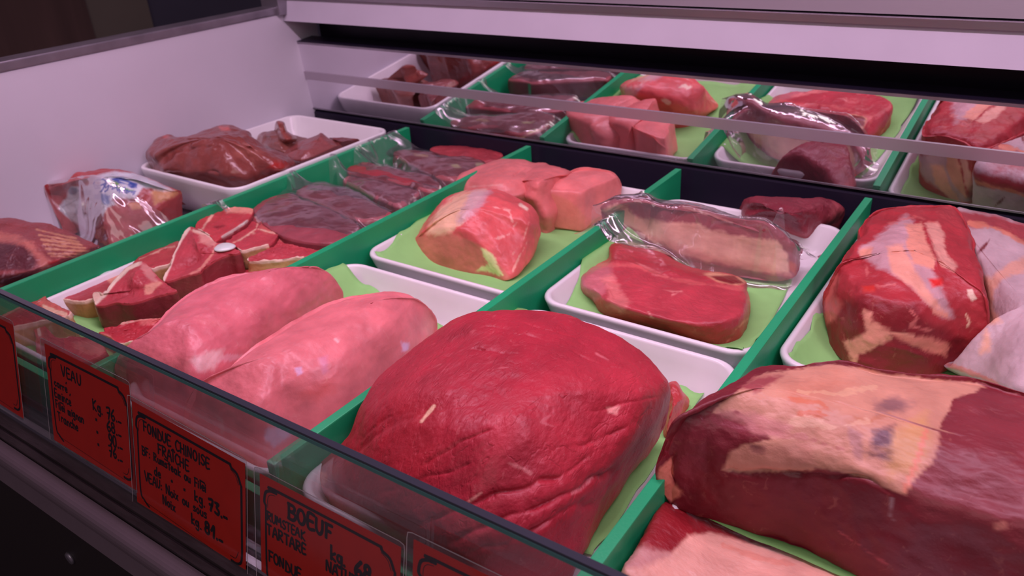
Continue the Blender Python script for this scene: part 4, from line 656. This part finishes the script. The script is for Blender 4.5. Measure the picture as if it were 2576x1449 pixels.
# ------------------------------------------------------------------ vacuum bag with sirloin lying across the steak tray
sir = blob('sirloin_piece', ["1511 532 56;1548 548 44;1590 576 34;1652 610 28;1714 636 24;1797 656 22;1880 674 20;1962 690 18;2004 688 18;2018 640 26;2018 616 34;1962 597 44;1913 574 50;1838 549 56;1768 524 60;1714 516 62;1664 512 64;1623 499 68;1565 499 68;1532 512 64",
  "1526 530 62;1560 528 64;1600 540 60;1652 566 52;1714 586 48;1797 604 46;1880 622 44;1950 640 42;1985 644 40;1996 628 42;1998 616 44;1946 602 50;1900 582 56;1830 558 62;1762 534 66;1710 526 68;1662 521 70;1622 508 73;1572 508 73;1546 517 70"],
  (1740, 560, 66), .0085, VEAL, A(160, 62, 80), [
  ('P', "1515 530;1545 515;1580 520;1600 545;1650 552;1700 560;1760 566;1840 590;1900 600;1955 604;1980 640;1990 690;1880 676;1714 640;1640 606;1560 556", A(236, 160, 158), 4, 6), ('P', "1600 580;1700 615;1800 645;1900 665;1990 690;1880 680;1700 640", A(214, 110, 116), 8, 6, .7), ('P', "1630 512;1660 508;1690 520;1680 560;1650 555;1640 530", A(130, 48, 62), 8, 6, .8), ('L', "1720 522;1790 540;1840 560", A(206, 130, 134), 2.5, 5, .7), ('P', "1985 655;2004 665;2000 690;1985 680", A(190, 70, 60), 3, 3)],
  nu=280, nv=110, fix='rc', axis=True, amp=.003, nscale=34, fine=.0004, seed=121, creases=[("1590 520;1600 545;1590 570", 4, 2.5)], label='long piece of sirloin with a pale fat side, sealed in the clear bag', cat='beef')
bag('clear vacuum bag around the sirloin, one end folded over the green divider', [K(1446, 566, .058), K(1585, 448, .068), K(2088, 590, .045), K(1975, 716, .014)], [sir.name, tBB.name, D3.name, 'bone_in_steak', 'veal_piece.002', 'dark_beef_fillet'], nx=150, ny=80, m=FILM, seed=96, wr=.0016, group='vacuum bags')
# crumpled foil by the right divider, crumb of meat on the tray
fo = pts3("1925 920 4;1945 922 4;1952 900 8;1944 885 12;1934 895 10;1928 905 8")
bm = bmesh.new(); bmesh.ops.create_icosphere(bm, subdivisions=4, radius=1)
cf = K(1938, 908, .006)
V = np.array([v.co for v in bm.verts]); dn = 1 + .45 * np.abs(fbm(V, 2.6, 3, 5)) * np.sign(fbm(V, 4.6, 2, 9))
for v, k in zip(bm.verts, dn): v.co = Vector((v.co.x * .004 * k, v.co.y * .010 * k, v.co.z * .0055 * k))
me = bpy.data.meshes.new('foil_scrap'); bm.to_mesh(me); bm.free(); FOIL = mat('crumpled_foil', (.75, .73, .78), .22, metal=1, bump=.8, bscale=500)
fo_o = link('foil_scrap', me, FOIL, None, False); fo_o.location = Vector((.6080, .2635, .0235)); tag(fo_o, 'small crumpled scrap of aluminium foil beside the right divider', 'foil')
bm = bmesh.new(); bmesh.ops.create_icosphere(bm, subdivisions=3, radius=1)
for v in bm.verts: k = 1 + .3 * math.sin(v.co.x * 5 + v.co.y * 4); v.co = Vector((v.co.x * .0022 * k, v.co.y * .0017 * k, v.co.z * .0012 * k))
me = bpy.data.meshes.new('meat_crumb'); bm.to_mesh(me); bm.free(); cr = link('meat_crumb', me, mat('crumb_red', A(190, 80, 76), .5), None); cr.location = Vector(K(986, 598, .0175)); tag(cr, 'tiny red crumb of meat on the empty rim of the veal roast tray', 'meat')

# ------------------------------------------------------------------ price cards
G = {}
def gl(ch, w_, *st): G[ch] = (w_, [[tuple(map(float, p.split(','))) for p in s_.split()] for s_ in st])
def circ(cx, cy, rx, ry, a0=0, a1=360, n=12): return ' '.join('%.2f,%.2f' % (cx + rx * math.cos(math.radians(a0 + (a1 - a0) * k / n)), cy + ry * math.sin(math.radians(a0 + (a1 - a0) * k / n))) for k in range(n + 1))
gl('A', .62, '0,1 .3,0 .6,1', '.1,.62 .52,.62'); gl('B', .6, '.05,0 .05,1', '0,.02 .4,.05 .5,.22 .35,.45 .05,.48', '.1,.48 .5,.55 .55,.8 .35,1 0,1'); gl('C', .55, '.55,.12 .3,0 .05,.3 .05,.7 .25,1 .55,.88')
gl('D', .6, '.08,0 .05,1', '.0,1 .45,.95 .55,.7 .4,.3 .08,0'); gl('E', .5, '.5,0 .05,.03 .05,1 .5,.97', '.05,.5 .4,.48'); gl('F', .5, '.08,0 .05,1', '.0,.02 .5,0', '.08,.48 .38,.48'); gl('H', .6, '.05,0 .05,1', '.55,0 .55,1', '.05,.5 .55,.5')
gl('I', .2, '.1,0 .1,1'); gl('K', .6, '.08,0 .05,1', '.55,0 .08,.55 .55,1'); gl('L', .5, '.05,0 .05,1 .5,.95'); gl('M', .72, '0,1 .08,0 .35,.6 .6,0 .7,1'); gl('N', .6, '.03,1 .05,0 .5,1 .55,0'); gl('O', .62, circ(.3, .5, .28, .48)); gl('P', .55, '.08,0 .05,1', '.0,.03 .4,.05 .52,.25 .35,.5 .08,.52')
gl('R', .6, '.08,0 .05,1', '.0,.03 .4,.05 .5,.25 .35,.48 .08,.5 .55,1'); gl('S', .5, '.48,.1 .25,0 .05,.2 .2,.45 .42,.6 .42,.85 .2,1 .0,.88'); gl('T', .55, '0,.02 .55,0', '.28,0 .28,1'); gl('U', .58, '.05,0 .05,.7 .28,1 .5,.7 .53,0'); gl('V', .55, '0,0 .27,1 .55,0'); gl('X', .55, '0,0 .5,1', '.5,0 0,1')
gl('a', .5, circ(.22, .7, .2, .28), '.43,.42 .45,1'); gl('b', .5, '.05,0 .05,1', circ(.25, .7, .2, .28)); gl('c', .42, '.4,.5 .2,.42 .04,.7 .2,1 .42,.92'); gl('d', .5, circ(.22, .7, .2, .28), '.44,0 .45,1'); gl('e', .45, '.05,.7 .4,.68 .35,.48 .2,.42 .04,.7 .2,1 .42,.92'); gl('g', .5, circ(.22, .68, .19, .26), '.43,.42 .43,1.2 .25,1.35 .05,1.25')
gl('h', .45, '.05,0 .05,1', '.05,.65 .25,.45 .4,.6 .4,1'); gl('i', .15, '.07,.45 .07,1', '.07,.2 .08,.24'); gl('k', .45, '.05,0 .05,1', '.4,.45 .05,.75 .42,1'); gl('l', .15, '.07,0 .07,1'); gl('m', .7, '.05,.45 .05,1', '.05,.6 .2,.45 .33,.6 .33,1', '.33,.6 .5,.45 .63,.6 .63,1'); gl('n', .45, '.05,.45 .05,1', '.05,.62 .25,.45 .4,.6 .4,1')
gl('o', .46, circ(.22, .72, .2, .28)); gl('r', .38, '.05,.45 .05,1', '.05,.65 .2,.47 .36,.5'); gl('s', .38, '.35,.48 .15,.45 .05,.6 .3,.75 .3,.95 .03,.97'); gl('t', .4, '.2,.1 .2,1', '0,.35 .4,.32'); gl('u', .46, '.05,.45 .05,.85 .22,1 .4,.85 .42,.45 .42,1'); gl('x', .45, '.03,.45 .4,1', '.4,.45 .02,1')
gl('0', .5, circ(.24, .5, .22, .5)); gl('1', .4, '.0,.5 .3,0 .25,1'); gl('3', .5, '.05,.05 .42,.05 .2,.4 .45,.65 .35,.98 .02,.92'); gl('6', .5, '.4,.0 .08,.45 .05,.75 .22,1 .44,.8 .35,.55 .08,.65'); gl('7', .5, '0,.05 .45,.02 .2,1', '.08,.5 .4,.45'); gl('8', .5, circ(.24, .25, .18, .23), circ(.24, .74, .22, .26)); gl('9', .5, circ(.24, .28, .2, .28), '.44,.28 .4,.7 .2,1'); gl('.', .15, '.06,.96 .08,1'); gl('-', .35, '.02,.85 .33,.83'); gl(':', .15, '.07,.5 .08,.54', '.07,.95 .08,.99'); gl('"', .25, '.05,.5 .05,.68', '.2,.5 .2,.68'); gl("'", .0, '.0,-.15 .12,-.35'); gl('^', .0, '-.35,-.1 -.12,-.28 .08,-.1'); gl('~', .0, '-.5,-.02 .05,.0'); gl(' ', .4)
def card_mesh(strokes, U, Vv, nrm, O, name, parent, m, lift=.00035):
    vs, fs = [], []
    for pl, wd in strokes:
        # resample, round, ribbon
        p = np.array(pl, float)
        if len(p) > 2: p = crom(p, (len(p) - 1) * 4 + 1, False)
        n = len(p); 
        for i in range(n - 1):
            d_ = p[i + 1] - p[i]; L_ = np.hypot(*d_)
            if L_ < 1e-6: continue
            t = d_ / L_; s_ = np.array([-t[1], t[0]]) * wd / 2; a, b = p[i] - t * wd * .25, p[i + 1] + t * wd * .25
            k = len(vs)
            for q in (a + s_, b + s_, b - s_, a - s_): vs.append(O + U * q[0] + Vv * q[1] + nrm * (lift + .00001 * (k % 7)))
            fs.append((k, k + 1, k + 2, k + 3))
        for q0 in (p[0], p[-1]):
            k = len(vs)
            for a_ in range(8): q = q0 + wd * .5 * np.array([math.cos(a_ * .785), math.sin(a_ * .785)]); vs.append(O + U * q[0] + Vv * q[1] + nrm * lift)
            fs.append(tuple(range(k, k + 8)))
    return pymesh(name, vs, fs, m, parent, smooth=False)
def text(s, u, v, h, adv=1.0, wd=.9, slope=0.0, rnd=None):
    rnd = rnd or random.Random(hash(s) % 1000 if False else len(s) * 7 + int(u)); out = []; x = 0
    for ch in s:
        w_, st = G.get(ch, G[' ']); jx, jy, js = rnd.uniform(-.03, .03), rnd.uniform(-.05, .05), rnd.uniform(.94, 1.06)
        if ch in "'^~": jx = jy = 0; js = 1; x -= .25 * adv if ch == "'" else .12
        for q in st: out.append(([(u + (x + (a + jx) * js) * h * adv, v + (b * js + jy) * h + slope * (x * h)) for a, b in q], wd * 1.25))
        if ch in "'^~": x += .25 * adv if ch == "'" else .12
        else: x += w_ + .16
    return out
def price_card(xl, s_top, wmm, hmm, lines, label, tiltdeg=0.0, back=0.0):
    W_, H_ = wmm / 1000, hmm / 1000; a = math.radians(tiltdeg)
    top = GT + gdir * s_top; O = np.array([xl, top[1], top[2]]) + gnor * (.0018 + back)
    U0 = np.array([1., 0, 0]); V0 = gdir; U = (U0 * math.cos(a) + V0 * math.sin(a)) / 1000; Vv = (-U0 * math.sin(a) + V0 * math.cos(a)) / 1000
    root = empty('price_card', Vector(O + (U * wmm / 2 + Vv * hmm)), label, 'price card', 'red price cards along the front glass')
    def quad(name, u0, v0, u1, v1, off, m, rad, th=.0003):
        out = []
        for cx, cy, a0 in ((u1 - rad, v1 - rad, 0), (u0 + rad, v1 - rad, 90), (u0 + rad, v0 + rad, 180), (u1 - rad, v0 + rad, 270)):
            for k in range(5): an = math.radians(a0 + 22.5 * k); out.append((cx + rad * math.cos(an), cy + rad * math.sin(an)))
        n = len(out); vs = [O + U * p[0] + Vv * p[1] + gnor * off for p in out] + [O + U * p[0] + Vv * p[1] + gnor * (off - th) for p in out]
        fs = [tuple(range(n)), tuple(range(n, 2 * n))[::-1]] + [(i, n + i, n + (i + 1) % n, (i + 1) % n) for i in range(n)]
        return pymesh(name, vs, fs, m, root, smooth=False)
    quad('card', 0, 0, wmm, hmm, .0002, CARDM, .3)
    quad('laminated_sleeve', -3.5, -4.5, wmm + 3.5, hmm + 1.0, .0012, SLEEVE, 4, .0002)
    sleeve_rim = [(-3.2, hmm), (-3.3, 0), (-2.8, -3.4), (0, -4.2), (wmm, -4.2), (wmm + 2.8, -3.4), (wmm + 3.3, 0), (wmm + 3.2, hmm)]
    vs, fs = [], []
    for i in range(len(sleeve_rim) - 1):
        p, q = np.array(sleeve_rim[i]), np.array(sleeve_rim[i + 1]); t = (q - p) / np.hypot(*(q - p)); s_ = np.array([-t[1], t[0]]) * .22; k = len(vs)
        for b_ in (p + s_, q + s_, q - s_, p - s_): vs.append(O + U * b_[0] + Vv * b_[1] + gnor * .00135)
        fs.append((k, k + 1, k + 2, k + 3))
    pymesh('sleeve_rim', vs, fs, RIMM, root, smooth=False)
    w, h = wmm, hmm
    fr = [([(5, 18), (5, h - 14), (9, h - 7), (14, h - 4)], 1.5), ([(5, 18), (3.8, 16), (5, 10), (9, 7.5), (14, 7)], 1.9), ([(13, 7), (13, 5.4), (w - 13, 5.4)], 1.9), ([(w - 13, 5.4), (w - 12, 7.4), (w - 7, 9.5), (w - 4, 15)], 2.0), ([(w - 3.2, 16), (w - 3.0, h - 16)], 1.8), ([(w - 3.0, h - 16), (w - 4, h - 8), (w - 8, h - 5), (w - 13, h - 5)], 1.8),
          ([(8, h - 6), (w - 12, h - 3)], .25), ([(6.6, 19), (6.8, 13), (9, 10), (13, 9)], .35), ([(w - 14, h - 8), (w - 9, h - 8.5), (w - 6.5, h - 14)], .4), ([(w - 13, 8.6), (w - 8.4, 11), (w - 5.8, 16)], .4)]
    card_mesh([([np.array(p) for p in pl], wd) for pl, wd in fr], U, Vv, gnor, O, 'card_border', root, INK)
    if lines: card_mesh([(pl, wd) for L_ in lines for pl, wd in L_], U, Vv, gnor, O, 'lettering', root, INK)
    return root
RIMM = mat('pouch_edge', (.55, .45, .48), .3)
price_card(.1795, .022, 105, 76, [text('VEAU', 21, 10.5, 8, 1.15, 1.1), text("carre'", 9, 24, 5.6, 1.1, .95), text("Emince'", 8, 32, 6.6, .95, .95), text('File~i mignon', 8, 41, 6.2, .95, .95), text('Tranche', 9, 50, 6.6, 1.0, .95),
  text('Kg.', 59, 24, 7.5, 1.0, 1.1), text('76.-', 76, 24, 8, 1.05, 1.2), text('"', 61, 34, 7), text('68.-', 75, 34, 8, 1.05, 1.2), text('"', 61, 43.5, 7), text('90.-', 76, 43.5, 8, 1.0, 1.2), text('"', 61, 53, 7), text('76.-', 75, 53, 8, 1.0, 1.2)],
  'red handwritten price card headed VEAU, in front of the chops')
price_card(.2885, .031, 112, 76, [text('FONDUE CHINOISE', 12, 10, 7, .98, 1.05), text('FRAI^CHE', 27, 20, 7, 1.0, 1.05), text('BF: Rums~teak ou File~i', 9, 28.5, 6, .93, .95), text('de', 22, 38, 6, .95, .95), text('"', 40, 38, 6), text('"', 53, 38.5, 6), text('kg.', 64, 38, 7, 1, 1.1), text('73.-', 78, 37, 8.2, 1.05, 1.6),
  text('VEAU: Noix ou sous', 11, 46.5, 6.4, .95, .95), text('Noix', 30, 56, 6.4, .95, .95), text('kg.', 60, 56, 7, 1, 1.1), text('81.-', 74, 55, 8.4, 1.05, 1.6)], 'red handwritten price card headed FONDUE CHINOISE, in front of the veal loins', 1.5, .0009)
price_card(.412, .036, 106, 76, [text('BOEUF', 24, 8.6, 8.8, 1.12, 1.7), text('RUMSTEAK', 6, 21.5, 5.4, 1.0, .95), text('kg.', 57, 21, 8, 1, 1.4), text('68.-', 75, 21, 10, 1.0, 1.9), text('TARTARE', 6, 29.5, 6.5, .98, 1.1), text('NATURE', 54, 31, 6.5, .98, 1.1), text('kg.', 62, 40, 7, 1, 1.1), text('FONDUE -', 7, 47, 6.5, .98, 1.1)],
  'red handwritten price card headed BOEUF, in front of the large beef round')
price_card(.5265, .027, 106, 76, [text('Po', 26, 11, 9, 1.05, 1.6)], 'red price card at the bottom edge, starting with a P, right of the BOEUF card', -1.0, .0009)
price_card(.030, .020, 105, 76, [], 'red price card at the far left edge, left of the VEAU card')
